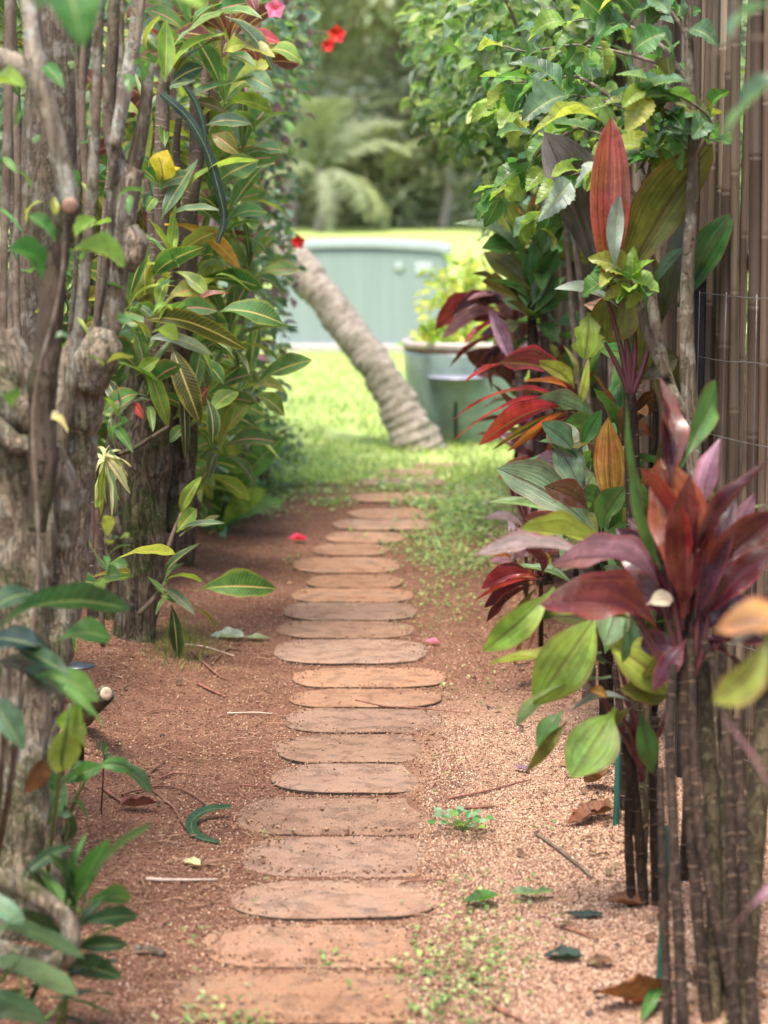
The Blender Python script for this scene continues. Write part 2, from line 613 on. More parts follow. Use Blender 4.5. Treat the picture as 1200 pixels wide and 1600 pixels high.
def leaf_matrix(base, tip, width, nrm):
    y = tip - base
    L = y.length
    y = y / L
    z = Vector(nrm)
    z = z - y * z.dot(y)
    if z.length < 1e-3:
        z = Vector((0.3, -0.8, 0.5))
        z = z - y * z.dot(y)
    z.normalize()
    x = y.cross(z)
    m = Matrix(((x.x * width, y.x * L, z.x * L, base.x), (x.y * width, y.y * L, z.y * L, base.y),
                (x.z * width, y.z * L, z.z * L, base.z), (0, 0, 0, 1)))
    return m


rng = random.Random(11)


def jit(c, k=0.16, r=rng):
    f = 1 + r.uniform(-k, k)
    return (max(0, c[0] * f * (1 + r.uniform(-k, k) * 0.5)), max(0, c[1] * f), max(0, c[2] * f * (1 + r.uniform(-k, k) * 0.5)))


# leaf base colours; silver and lavender ones have sky gloss painted in
C = dict(
    dk=(0.028, 0.075, 0.028), gn=(0.06, 0.16, 0.035), md=(0.085, 0.2, 0.045), lm=(0.2, 0.31, 0.05), yl=(0.62, 0.48, 0.03),
    gg=(0.1, 0.18, 0.1), pg=(0.2, 0.3, 0.17), sv=(0.27, 0.33, 0.29), ol=(0.15, 0.15, 0.03), dol=(0.07, 0.075, 0.02), br=(0.16, 0.07, 0.03),
    rd=(0.36, 0.04, 0.045), dr=(0.07, 0.014, 0.02), pu=(0.06, 0.02, 0.033), pp=(0.33, 0.18, 0.25), lv=(0.52, 0.4, 0.5), ro=(0.15, 0.034, 0.026),
    og=(0.42, 0.19, 0.045), yg=(0.3, 0.34, 0.06), bl=(0.015, 0.035, 0.028), cr=(0.6, 0.58, 0.32), pk=(0.6, 0.16, 0.28), bd=(0.13, 0.04, 0.035),
    bg=(0.10, 0.09, 0.075))


def leaves(th, rows, shape, mat, depth, nrm=(0, -0.55, 0.8), dd=0.1, name='leaf', wave=0.03, seed=0):
    """Place single leaves: (base px, base py, tip px, tip py, width px, colour, [options])."""
    r = random.Random(seed + 5)
    for k, row in enumerate(rows):
        bx, by, tx, ty, w, col = row[:6]
        opt = row[6] if len(row) > 6 else {}
        d = opt.get('d', depth)
        d1 = d + opt.get('dz', r.uniform(-dd, dd))
        b, t = P(bx, by, d), P(tx, ty, d1)
        n = opt.get('n', nrm)
        n = Vector(n) + Vector((r.uniform(-.3, .3), r.uniform(-.15, .15), r.uniform(-.2, .2)))
        sh = opt.get('s', shape)
        me = leaf_mesh(sh, opt.get('m', mat), opt.get('a', r.choice((0.05, 0.1, 0.16))), opt.get('f', 0.16), opt.get('wv', wave),
                       opt.get('tw', r.choice((-0.5, 0.0, 0.5))), 0.0, True, k, opt.get('bite', 0))
        th.add(name, me, leaf_matrix(b, t, M(w, (d + d1) / 2), n), jit(C[col] if isinstance(col, str) else col, 0.12, r))


def rosette(th, crown, n, L, W, shape, mat, cols, el=(75, -25), seed=0, az0=None, azr=math.pi, hi='mid', stemdrop=0.08, up=0.0, wave=0.03, jitter=0.25):
    r = random.Random(seed)
    for i in range(n):
        f = i / max(1, n - 1)
        e = R(el[0] + (el[1] - el[0]) * f + r.uniform(-12, 12))
        az = i * 2.39996 + seed if az0 is None else az0 + r.uniform(-azr, azr)
        d = Vector((math.cos(az) * math.cos(e), math.sin(az) * math.cos(e), math.sin(e)))
        b = crown - Vector((0, 0, stemdrop * f)) + Vector((r.uniform(-1, 1), r.uniform(-1, 1), 0)) * 0.006
        l = L * (0.6 + 0.5 * math.sin(math.pi * min(1, 0.25 + f * 0.8))) * r.uniform(1 - jitter, 1 + jitter)
        tip = b + d * l
        nrm = Vector((-math.cos(az) * math.sin(e), -math.sin(az) * math.sin(e), math.cos(e)))
        ar = r.choice((0.08, 0.14, 0.2)) if f > 0.25 else 0.05
        me = leaf_mesh(shape, mat, ar, 0.14, wave, r.choice((-0.5, 0, 0.5)), 0.0, hi, r.randrange(4))
        th.add('leaf', me, leaf_matrix(b, tip, W * r.uniform(0.8, 1.2), nrm), jit(C[r.choice(cols)], 0.2, r))


_LOW = {s: leaf_data(s, 0.1, 0.12, 0.02, 0, 0, 4, 2, 1) for s in ('oval', 'croton', 'round', 'ti')}


def fast_mass(name, mats, cols, shape, mat='mass', low=None):
    """Joined foliage: numpy copies of a low leaf at every matrix."""
    V, F, U = low or _LOW[shape]
    V = np.array(V)
    T = []
    for f in F:
        T += [(f[0], f[1], f[2]), (f[0], f[2], f[3])] if len(f) == 4 else [tuple(f)]
    T = np.array(T)
    A = np.array([[list(r_) for r_ in m] for m in mats])
    Vh = np.concatenate([V, np.ones((len(V), 1))], 1)
    W = np.einsum('nij,kj->nki', A, Vh)[:, :, :3].reshape(-1, 3)
    tri = (T[None] + (np.arange(len(A)) * len(V))[:, None, None]).reshape(-1, 3)
    uv = np.tile(np.array(U), (len(A), 1))
    cc = np.repeat(np.concatenate([np.array(cols), np.ones((len(cols), 1))], 1), len(V), 0)
    return mesh_arrays(name, W, tri, LM[mat], uv, cc, smooth=True)


def leaf_cloud(th, blobs, n, size, wratio, shape, mat, cols, seed, nparts=300, droop=0.4, shell=0.55, partname='leaf', keep=None):
    """Leaves through ellipsoids (centre, radii); the ones showing largest become single parts, the rest one stuff part."""
    r = random.Random(seed)
    L = []
    vol = [b[1][0] * b[1][1] * b[1][2] for b in blobs]
    tot = sum(vol)
    for (c, rad), v in zip(blobs, vol):
        c = Vector(c)
        for _ in range(int(n * v / tot) + 1):
            d = Vector((r.gauss(0, 1), r.gauss(0, 1), r.gauss(0, 1))).normalized()
            k = shell + (1 - shell) * r.random() ** 0.6
            k *= 1 + 0.22 * noise.noise(Vector((d.x * 2.2, d.y * 2.2, d.z * 2.2 + seed)))
            p = c + Vector((d.x * rad[0] * k, d.y * rad[1] * k, d.z * rad[2] * k))
            if p.z < 0.03 or (keep and not keep(p)):
                continue
            out = Vector((d.x, d.y, d.z * 0.5))
            dirv = (out * 0.6 + Vector((r.gauss(0, .5), r.gauss(0, .5), r.gauss(0, .35) - droop))).normalized()
            s = r.uniform(*size)
            nrm = Vector((out.x * 0.7 + r.gauss(0, .4), out.y * 0.7 + r.gauss(0, .4), 0.75 + r.gauss(0, .3)))
            col = jit(C[r.choice(cols)], 0.25, r)
            q = project(p)
            inf = q is not None and -20 < q[0] < 1220 and -20 < q[1] < 1620
            front = (Vector((0, 0, 1.45)) - p).normalized().dot(d)
            L.append(((2 if inf else 0) + front * k + 0.3 * r.random(), p, dirv, s, nrm, col))
    L.sort(key=lambda q: -q[0])
    for _, p, dv, s, nrm, col in L[:nparts]:
        me = leaf_mesh(shape, mat, r.choice((0.06, 0.14)), 0.14, 0.03, r.choice((-0.5, 0.5)), 0.0, False, r.randrange(3))
        th.add(partname, me, leaf_matrix(p, p + dv * s, s * wratio, nrm), col)
    rest = L[nparts:]
    if rest:
        me = fast_mass('foliage', [leaf_matrix(p, p + dv * s, s * wratio, nrm) for _, p, dv, s, nrm, _c in rest], [q[5] for q in rest], shape)
        th.add('foliage', me, kind='stuff')

# ================================================================== SETTING
def soil_material():
    t = NT('soil')
    p = t.pos()
    x, y, z = t.xyz(p)
    n1 = t.noise(2.2, 5, 0.6, p)
    n2 = t.noise(38, 5, 0.7, p)
    n3 = t.noise(150, 3, 0.7, p)
    red = t.mix(t.ramp(n1, 0.3, 0.7), (0.16, 0.075, 0.046), (0.23, 0.115, 0.074))
    red = t.mix(t.math('MULTIPLY', t.ramp(t.noise(6, 5, 0.7, p), 0.48, 0.66), 0.5), red, (0.11, 0.052, 0.036))
    red = t.mix(t.math('MULTIPLY', t.ramp(n2, 0.45, 0.7), 0.7), red, (0.085, 0.042, 0.03))
    red = t.mix(t.math('MULTIPLY', t.ramp(n3, 0.6, 0.72), 0.55), red, (0.36, 0.22, 0.15))
    grit = t.mix(t.ramp(n3, 0.35, 0.65), (0.27, 0.142, 0.092), (0.54, 0.37, 0.255))
    grit = t.mix(t.math('MULTIPLY', t.ramp(n2, 0.52, 0.72), 0.5), grit, (0.19, 0.10, 0.075))
    side = t.math('ADD', x, t.math('MULTIPLY', t.math('SUBTRACT', n1, 0.5), 0.5))
    m = t.math('MULTIPLY', t.ramp(side, -0.04, 0.34), t.ramp(y, 7.0, 5.8))
    c = t.mix(m, red, grit)
    gm = t.ramp(t.math('ADD', y, t.math('MULTIPLY', t.math('SUBTRACT', n1, 0.5), 3.0)), 10.5, 12.5)
    c = t.mix(gm, c, t.mix(n2, (0.10, 0.14, 0.035), (0.17, 0.2, 0.06)))
    h = t.math('ADD', t.math('MULTIPLY', n2, 1.0), t.math('MULTIPLY', n3, 0.6))
    return t.out(t.bsdf(c, 0.95, t.bump(h, 0.9, 0.012), 0.15))


def axis(segs):
    out = []
    for a, b, n in segs:
        out += [a + (b - a) * i / n for i in range(n)]
    return out + [segs[-1][1]]


def grid_sheet(name, xs, ys, zf, mat):
    V = [(x, y, zf(x, y)) for y in ys for x in xs]
    w = len(xs)
    F = [(j * w + i, j * w + i + 1, (j + 1) * w + i + 1, (j + 1) * w + i) for j in range(len(ys) - 1) for i in range(w - 1)]
    return mesh_from(name, V, F, mat)


SOIL = soil_material()
gxs = axis([(-110, -20, 4), (-20, -3, 8), (-3, -1.2, 18), (-1.2, 1.1, 120), (1.1, 3, 18), (3, 20, 8), (20, 110, 4)])
gys = axis([(-30, 0, 4), (0, 3.4, 17), (3.4, 9, 180), (9, 14, 100), (14, 30, 40), (30, 110, 30), (110, 180, 4)])
ground = setting('ground', grid_sheet('ground', gxs, gys, ground_z, SOIL))

# lawn: a turf sheet with an uneven near edge
LAWN_M = flat_mat('lawn_turf', (0.31, 0.38, 0.11), 0.9, var=0.3, scale=5, bump=0.6)


def lawn_edge(x):
    return 11.7 + 0.5 * noise.noise(Vector((x * 0.9, 4.2, 0))) + 0.25 * noise.noise(Vector((x * 3, 1.2, 0)))


lv, lf = [], []
lxs = axis([(-30, -4, 20), (-4, 4, 80), (4, 30, 20)])
lts = [0, 0.004, 0.012, 0.03, 0.06, 0.1, 0.16, 0.25, 0.36, 0.5, 0.65, 0.8, 1.0]
for tt in lts:
    for x in lxs:
        e = lawn_edge(x)
        y = e + (67 - e) * tt
        lv.append((x, y, ground_z(x, y) + (0.001 if tt == 0 else 0.005 + 0.0012 * max(0, y - 13))))
w = len(lxs)
lf = [(j * w + i, j * w + i + 1, (j + 1) * w + i + 1, (j + 1) * w + i) for j in range(len(lts) - 1) for i in range(w - 1)]
setting('lawn', mesh_from('lawn', lv, lf, LAWN_M))


def blades(name, pts, hmin, hmax, wd, cols, seed, lean=0.5):
    r = np.random.default_rng(seed)
    n = len(pts)
    pts = np.asarray(pts)
    az = r.uniform(0, 2 * np.pi, n)
    h = r.uniform(hmin, hmax, n)
    dx, dy = np.cos(az), np.sin(az)
    lx = r.normal(0, lean, n) * h
    ly = r.normal(0, lean, n) * h
    V = np.zeros((n, 3, 3))
    V[:, 0] = pts + np.stack([dx * wd, dy * wd, 0 * dx - 0.004], 1)
    V[:, 1] = pts - np.stack([dx * wd, dy * wd, 0 * dx + 0.004], 1)
    V[:, 2] = pts + np.stack([lx, ly, h], 1)
    c = np.asarray(cols)[r.integers(0, len(cols), n)] * r.uniform(0.7, 1.3, (n, 1))
    c = np.concatenate([c, np.ones((n, 1))], 1)
    cc = np.repeat(c, 3, 0)
    uv = np.tile(np.array([[0.2, 0], [0.8, 0], [0.5, 1]]), (n, 1))
    me = mesh_arrays(name, V.reshape(-1, 3), np.arange(n * 3).reshape(-1, 3), LM['blade'], uv, cc)
    o = setting(name, me, 'stuff')
    return o


# ------------------------------------------------------------------ path with its stepping stones
def stone_material():
    t = NT('terracotta_stone')
    p = t.pos()
    rnd = t.n('ShaderNodeObjectInfo').outputs['Random']
    n1 = t.noise(6, 6, 0.7, p)
    n2 = t.noise(110, 5, 0.75, p)
    n3 = t.noise(260, 2, 0.6, p)
    c = t.mix(t.ramp(n1, 0.3, 0.7), (0.31, 0.162, 0.092), (0.41, 0.23, 0.138))
    c = t.mix(t.math('MULTIPLY', t.ramp(t.math('ADD', n1, t.math('MULTIPLY', rnd, 0.14)), 0.58, 0.74), 0.75), c, (0.26, 0.165, 0.11))
    c = t.mix(t.math('MULTIPLY', t.ramp(n2, 0.5, 0.7), 0.45), c, (0.19, 0.105, 0.07))
    c = t.mix(t.math('MULTIPLY', t.ramp(t.noise(11, 4, 0.65, t.scaled(p, (1, 1.6, 1))), 0.56, 0.68), 0.5), c, (0.15, 0.105, 0.085))
    c = t.mix(t.math('MULTIPLY', t.ramp(n3, 0.62, 0.7), 0.5), c, (0.58, 0.43, 0.33))
    dirt = t.ramp(t.noise(16, 6, 0.75, p), 0.5, 0.66)
    c = t.mix(t.math('MULTIPLY', dirt, 0.38), c, (0.19, 0.095, 0.06))
    hs_ = t.n('ShaderNodeHueSaturation')
    t.set(hs_.inputs['Color'], c)
    t.set(hs_.inputs['Value'], t.ramp(rnd, 0, 1, 0.8, 1.15))
    t.set(hs_.inputs['Saturation'], t.ramp(t.math('FRACT', t.math('MULTIPLY', rnd, 7.3)), 0, 1, 0.82, 1.0))
    c = hs_.outputs[0]
    h = t.math('ADD', n2, t.math('MULTIPLY', n3, 0.5))
    h = t.math('ADD', h, t.math('MULTIPLY', dirt, 0.8))
    return t.out(t.bsdf(c, 0.92, t.bump(h, 0.9, 0.008), 0.2))


STONE = stone_material()
EDGE = flat_mat('painted_shadow_edge', (0.03, 0.018, 0.012), 0.95, var=0.5, scale=60, bump=0.8)  # dark side band paints in the shadow line round each stone
STONES = [(262, 690, 1512, 1592), (316, 690, 1440, 1506), (362, 695, 1370, 1433), (378, 692, 1303, 1365), (374, 700, 1242, 1300),
          (425, 697, 1189, 1237), (430, 694, 1143, 1190), (447, 692, 1104, 1142), (452, 690, 1073, 1104), (457, 699, 1041, 1072),
          (428, 667, 994, 1036), (432, 646, 967, 996), (444, 652, 937, 968), (455, 646, 916, 940), (480, 630, 895, 918),
          (459, 624, 869, 893), (490, 607, 847, 867), (510, 632, 828, 848), (520, 690, 808, 827), (544, 696, 792, 810),
          (549, 706, 768, 784), (562, 700, 745, 758), (572, 690, 732, 743), (640, 738, 721, 730)]
stone_fp = []


def stone_mesh(a, b, th, seed):
    r = random.Random(seed)
    rx, ry = min(b * r.uniform(0.95, 1.3), a * 0.6), b * r.uniform(0.72, 0.92)
    rjs = [r.uniform(0.8, 1.15) for _ in range(5)]
    rjs[4] = rjs[0]
    base = []
    for q, (sx, sy) in enumerate(((1, 1), (-1, 1), (-1, -1), (1, -1))):
        rj = rjs[q]
        for k in range(9):
            t_ = (q + k / 8) * math.pi / 2
            base.append((sx * (a - rx * rj) + rx * rj * math.cos(t_), sy * (b - ry) + ry * math.sin(t_)))
        nx_, ny_ = (-(a - rx * rjs[1]), b) if q == 0 else ((-a, -(b - ry)) if q == 1 else (((a - rx * rjs[3]), -b) if q == 2 else (a, b - ry)))
        lx_, ly_ = base[-1]
        for k in (1, 2, 3, 4):
            base.append((lx_ + (nx_ - lx_) * k / 5, ly_ + (ny_ - ly_) * k / 5))
    N = len(base)
    ring = []
    for (x, y) in base:
        k = 1 + 0.035 * noise.noise(Vector((x * 9, y * 9, seed))) + 0.02 * noise.noise(Vector((x * 40, y * 40, seed)))
        ring.append((x * k, y * k))
    V, F = [(0, 0, 0.001)], []
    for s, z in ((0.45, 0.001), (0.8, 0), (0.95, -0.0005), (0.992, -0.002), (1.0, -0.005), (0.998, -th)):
        for (x, y) in ring:
            V.append((x * s, y * s, z + 0.002 * noise.noise(Vector((x * s * 12, y * s * 12, seed)))))
    for i in range(N):
        F.append((0, 1 + i, 1 + (i + 1) % N))
    for k in range(5):
        o = 1 + k * N
        for i in range(N):
            j = (i + 1) % N
            F.append((o + i, o + N + i, o + N + j, o + j))
    me = mesh_from('stepping_stone', V, F, STONE)
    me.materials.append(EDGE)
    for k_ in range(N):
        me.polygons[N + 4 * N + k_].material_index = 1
    return me


stone_objs = []
for i, (l, r_, yb, yf) in enumerate(STONES):
    ym = (yb + yf) / 2
    zt = 0.009
    c = G((l + r_) / 2, ym, zt)
    a = (G(r_, ym, zt).x - G(l, ym, zt).x) / 2
    b = (G(600, yb, zt).y - G(600, yf, zt).y) / 2
    b = max(0.11, min(b, 0.21))
    rr = random.Random(i)
    rot = Matrix.Rotation(R(rr.uniform(-2.2, 2.2)), 4, 'Z') @ Matrix.Rotation(R(-rr.uniform(0.2, 1.6)), 4, 'X') @ Matrix.Rotation(R(rr.uniform(-0.5, 0.5)), 4, 'Y')
    if i in (0, 1, 3, 4):
        c.z -= 0.002
        rot = Matrix.Rotation(R(rr.uniform(-2.2, 2.2)), 4, 'Z')
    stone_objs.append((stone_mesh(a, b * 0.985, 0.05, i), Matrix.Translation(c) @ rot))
    stone_fp.append((c.x, c.y, a, b))

# ------------------------------------------------------------------ crumbs
OCT_V = np.array([(1, 0, 0), (-1, 0, 0), (0, 1, 0), (0, -1, 0), (0, 0, 1), (0, 0, -1)], dtype=float)
OCT_F = np.array([(0, 2, 4), (2, 1, 4), (1, 3, 4), (3, 0, 4), (2, 0, 5), (1, 2, 5), (3, 1, 5), (0, 3, 5)])


def crumb_material():
    t = NT('crumbs')
    c = t.n('ShaderNodeAttribute', attribute_name='Col').outputs['Color']
    return t.out(t.bsdf(c, 0.9, t.bump(t.noise(400, 2, 0.6, t.pos()), 0.5, 0.002), 0.2))


CRUMB = crumb_material()


def on_stone(x, y):
    for (cx, cy, a, b) in stone_fp:
        if abs(x - cx) < a and abs(y - cy) < b:
            dx, dy = max(abs(x - cx) - (a - b * 1.1), 0) / (b * 1.1), max(abs(y - cy) - b * 0.2, 0) / (b * 0.8)
            if dx * dx + dy * dy < 0.96 and ground_z(x, y) < 0.009:
                return 2 if dx * dx + dy * dy > 0.55 + 0.3 * noise.noise(Vector((x * 9, y * 9, 4))) else 1
    return False


def crumbs(pts, smin, smax, pal, seed, elong=1.0):
    r = np.random.default_rng(seed)
    n = len(pts)
    pts = np.asarray(pts)
    s = r.uniform(smin, smax, (n, 1)) * r.uniform(0.55, 1.15, (n, 3))
    s[:, 0] *= r.uniform(1, elong, n)
    V = OCT_V[None] * s[:, None, :]
    V = V + r.normal(0, 0.22, V.shape) * s[:, None, :]
    az = r.uniform(0, 2 * np.pi, n)
    tl = r.uniform(-0.5, 0.5, n)
    x, y, z = V[:, :, 0].copy(), V[:, :, 1].copy(), V[:, :, 2].copy()
    x, z = x * np.cos(tl)[:, None] - z * np.sin(tl)[:, None], x * np.sin(tl)[:, None] + z * np.cos(tl)[:, None]
    x, y = x * np.cos(az)[:, None] - y * np.sin(az)[:, None], x * np.sin(az)[:, None] + y * np.cos(az)[:, None]
    V = np.stack([x, y, z], 2) + pts[:, None, :]
    tri = (OCT_F[None] + (np.arange(n) * 6)[:, None, None]).reshape(-1, 3)
    pal = np.asarray(pal)
    c = pal[r.integers(0, len(pal), n)] * r.uniform(0.75, 1.25, (n, 1))
    c = np.concatenate([c, np.ones((n, 1))], 1)
    return V.reshape(-1, 3), tri, np.repeat(c, 6, 0)


def sample_ground(n, x0, x1, y0, y1, keep, seed):
    r = random.Random(seed)
    out = []
    while len(out) < n:
        q = r.random()
        y = 1 / (1 / y0 + (1 / y1 - 1 / y0) * q)         # denser close by
        x = r.uniform(x0, x1)
        z = keep(x, y, r)
        if z is not None:
            out.append((x, y, z))
    return out


def k_red(x, y, r):
    if x > 0.16 + 0.12 * noise.noise(Vector((x, y * 1.3, 0))) and y < 6.5 and r.random() < 0.8:
        return None
    q = on_stone(x, y)
    if q:
        return 0.0105 if r.random() < (0.5 if q == 2 else 0.02) else None
    return ground_z(x, y) + 0.001


def k_grit(x, y, r):
    e = 0.10 + 0.25 * noise.noise(Vector((x * 0.7, y * 1.1, 2)))
    if x < e and r.random() < 0.90:
        return None
    if y > 6.2 and r.random() < 0.8:
        return None
    if on_stone(x, y):
        return 0.0095 if r.random() < 0.03 + 0.85 * sstep(-0.02, 0.12, x + 0.08 * noise.noise(Vector((x * 4, y * 5, 7)))) else None
    return ground_z(x, y) + 0.0015


RED_PAL = [(0.14, 0.062, 0.037), (0.21, 0.10, 0.062), (0.27, 0.14, 0.088), (0.10, 0.043, 0.025), (0.32, 0.19, 0.11), (0.38, 0.25, 0.16)]
GRIT_PAL = [(0.54, 0.36, 0.25), (0.43, 0.26, 0.17), (0.66, 0.51, 0.39), (0.31, 0.165, 0.105), (0.18, 0.085, 0.06), (0.42, 0.26, 0.19), (0.12, 0.06, 0.045)]
rg = random.Random(3)
gp = []
while len(gp) < 70000:
    y = 11.2 + 22 * rg.random() ** 1.7
    x = rg.uniform(-3.2, 2.8)
    if y < lawn_edge(x) - 0.1 or (noise.noise(Vector((x * 2, y * 2, 9))) < -0.45 and y < 15) or on_stone(x, y):
        continue
    gp.append((x, y, ground_z(x, y) + 0.004))
blades('lawn_grass', gp, 0.025, 0.065, 0.006, [(0.27, 0.37, 0.09), (0.36, 0.43, 0.13), (0.2, 0.31, 0.07), (0.46, 0.48, 0.22)], 5)

V_, T_, c_ = crumbs(sample_ground(75000, -1.05, 0.85, 3.6, 12.0, k_red, 21), 0.0012, 0.0036, RED_PAL, 1, 2.2)
setting('soil_crumbs', mesh_arrays('soil_crumbs', V_, T_, CRUMB, None, c_), 'stuff')
V_, T_, c_ = crumbs(sample_ground(95000, -0.5, 0.85, 3.6, 7.6, k_grit, 22), 0.0011, 0.0028, GRIT_PAL, 2, 1.6)
setting('gravel', mesh_arrays('gravel', V_, T_, CRUMB, None, c_), 'stuff')


def k_path(x, y, r):
    if abs(x + 0.1 - 0.018 * max(0, y - 6)) > 0.27:
        return None
    if on_stone(x, y):
        return 0.0092 if r.random() < 0.7 else None
    return 0.004


V_, T_, c_ = crumbs(sample_ground(11000, -0.5, 0.4, 3.8, 12.5, k_path, 23), 0.0007, 0.0019, RED_PAL[1:] + GRIT_PAL, 3, 1.4)
path = setting('path', mesh_arrays('path', V_, T_, CRUMB, None, c_))
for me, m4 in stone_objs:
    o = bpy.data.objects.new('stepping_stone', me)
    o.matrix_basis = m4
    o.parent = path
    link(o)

# needle and stick litter too fine to count
lit = []
rl = random.Random(8)
lp = sample_ground(900, -0.95, 0.7, 3.7, 9.5, lambda x, y, r: None if (on_stone(x, y) and r.random() < 0.9) else ((ground_z(x, y) + 0.006) if r.random() < (1.0 if x < -0.2 else 0.35) else None), 33)
for (x, y, z) in lp:
    L = rl.uniform(0.015, 0.07)
    az = rl.uniform(0, math.pi)
    d = Vector((math.cos(az), math.sin(az), 0)) * L
    p = Vector((x, y, z if not on_stone(x, y) else 0.014))
    m_ = p + d * 0.5 + Vector((rl.uniform(-1, 1), rl.uniform(-1, 1), 0.6)) * L * 0.12
    lit.append(tube_data([p, m_, p + d], [rl.uniform(0.0007, 0.0014)] * 2, n=3, sides=4))
V_, F_, U_ = join_data(lit)
STRAW = flat_mat('straw', (0.32, 0.18, 0.115), 0.8, var=0.5, scale=30)
setting('fine_litter', mesh_from('fine_litter', V_, F_, STRAW, uv=U_), 'stuff')

# crumbled leaf litter drifted along both borders
fm, fc = [], []
rl = random.Random(41)
while len(fm) < 620:
    y = 1 / (1 / 3.7 + (1 / 11 - 1 / 3.7) * rl.random())
    x = rl.choice([-.80 + rl.gauss(0, .16), .58 + rl.gauss(0, .08), .50 + rl.gauss(0, .12)])
    if on_stone(x, y) or x < -1.05 or x > .85:
        continue
    az, s_ = rl.uniform(0, 6.28), rl.uniform(.012, .035)
    b_ = Vector((x, y, ground_z(x, y) + rl.uniform(.003, .012)))
    fm.append(leaf_matrix(b_, b_ + Vector((math.cos(az), math.sin(az), rl.uniform(-.1, .35))) * s_, s_ * rl.uniform(.35, .8), (rl.gauss(0, .35), rl.gauss(0, .35), 1)))
    fc.append(jit(rl.choice([(.16, .075, .04), (.09, .045, .03), (.28, .16, .09), (.2, .12, .08), (.34, .24, .15), (.05, .03, .025)]), .25, rl))
setting('leaf_litter', fast_mass('leaf_litter', fm, fc, 'oval', 'mass'), 'stuff')

# small weeds creeping over the soil
wm, wc = [], []
rw = random.Random(14)
patches = [((640, 1530), 0.08, 130), ((700, 1560), 0.10, 260), ((330, 1585), 0.06, 110), ((400, 1590), 0.05, 80), ((520, 1500), 0.035, 40), ((760, 1480), 0.10, 150), ((450, 1300), 0.06, 16),
           ((690, 1400), 0.05, 12), ((400, 1390), 0.06, 14), ((700, 960), 0.16, 160), ((690, 925), 0.13, 150), ((720, 1080), 0.1, 20), ((720, 885), 0.16, 600), ((735, 820), 0.2, 700), ((700, 795), 0.18, 600), ((760, 780), 0.25, 700), ((680, 870), 0.13, 260),
           ((670, 850), 0.14, 260), ((690, 820), 0.16, 300), ((740, 800), 0.2, 360), ((740, 840), 0.18, 320), ((520, 790), 0.08, 80), ((470, 760), 0.25, 330), ((500, 735), 0.25, 330),
           ((610, 862), 0.05, 26), ((560, 842), 0.05, 20), ((640, 788), 0.12, 160), ((620, 765), 0.15, 220), ((600, 740), 0.16, 230), ((730, 765), 0.25, 380), ((415, 800), 0.14, 120), ((430, 775), 0.16, 160),
           ((450, 880), 0.03, 6), ((345, 1000), 0.04, 8), ((700, 1205), 0.08, 8), ((760, 1390), 0.1, 26), ((300, 1480), 0.05, 8), ((850, 1290), 0.08, 10), ((790, 870), 0.14, 150)]
for (px, py), sp, n in patches:
    c = G(px, py)
    for _ in range(n):
        x, y = c.x + rw.gauss(0, sp * 0.6), c.y + rw.gauss(0, sp * 1.3)
        z = 0.014 if on_stone(x, y) else ground_z(x, y) + rw.uniform(0.004, 0.022)
        if on_stone(x, y) and rw.random() < 0.75:
            continue
        az = rw.uniform(0, 6.28)
        b = Vector((x, y, z))
        s = rw.uniform(0.007, 0.016) * (1 + 1.0 * sstep(8, 11, y))
        wm.append(leaf_matrix(b, b + Vector((math.cos(az), math.sin(az), rw.uniform(-.1, .7))) * s, s * 0.75, (0, 0, 1)))
        wc.append(jit(rw.choice([(0.18, 0.28, 0.09), (0.26, 0.37, 0.12), (0.12, 0.21, 0.06), (0.36, 0.4, 0.19)]), 0.2, rw))
setting('weeds', fast_mass('weeds', wm, wc, 'round'), 'stuff')

# upright grass tuft by the moss trunk
tuft = []
c = G(285, 1010)
for _ in range(900):
    x, y = c.x + rw.gauss(0, 0.055), c.y + rw.gauss(0, 0.18)
    tuft.append((x, y, ground_z(x, y)))
blades('grass_tuft', tuft, 0.015, 0.05, 0.0011, [(0.2, 0.26, 0.06), (0.3, 0.33, 0.1), (0.12, 0.18, 0.05)], 9, 0.5)
tuft = []
for (px, py, n) in ((760, 1520, 140), (730, 1350, 70), (830, 1360, 60), (690, 1570, 140)):
    c = G(px, py)
    for _ in range(n):
        x, y = c.x + rw.gauss(0, 0.05), c.y + rw.gauss(0, 0.14)
        tuft.append((x, y, ground_z(x, y)))
blades('dead_weed_stalks', tuft, 0.01, 0.035, 0.0009, [(0.13, 0.08, 0.05), (0.22, 0.15, 0.09), (0.07, 0.045, 0.03)], 10, 0.5)

# ================================================================== LARGE STRUCTURES
# bamboo fence: a panel that turns towards the path at the near end and a long run beyond
def bamboo_mat(c):
    t = NT('bamboo')
    p = t.objco()
    rnd = t.n('ShaderNodeObjectInfo').outputs['Random']
    st_ = t.noise(60, 4, 0.6, t.scaled(p, (1, 1, 0.03)))
    bl = t.noise(4, 4, 0.6, p)
    k = t.ramp(rnd, 0, 1, 0.55, 1.45)
    col = t.mix(t.ramp(st_, 0.3, 0.7), tuple(x * 0.7 for x in c), tuple(x * 1.25 for x in c))
    col = t.mix(t.math('MULTIPLY', t.ramp(bl, 0.5, 0.7), 0.55), col, (0.10, 0.075, 0.06))
    h = t.n('ShaderNodeHueSaturation')
    t.set(h.inputs['Color'], col)
    t.set(h.inputs['Value'], t.math('MULTIPLY', k, 0.36))
    return t.out(t.bsdf(h.outputs[0], 0.5, t.bump(st_, 0.3, 0.003), 0.4))


BAMBOO = [bamboo_mat(c_) for c_ in ((0.25, 0.165, 0.115), (0.36, 0.26, 0.175), (0.165, 0.105, 0.072))]


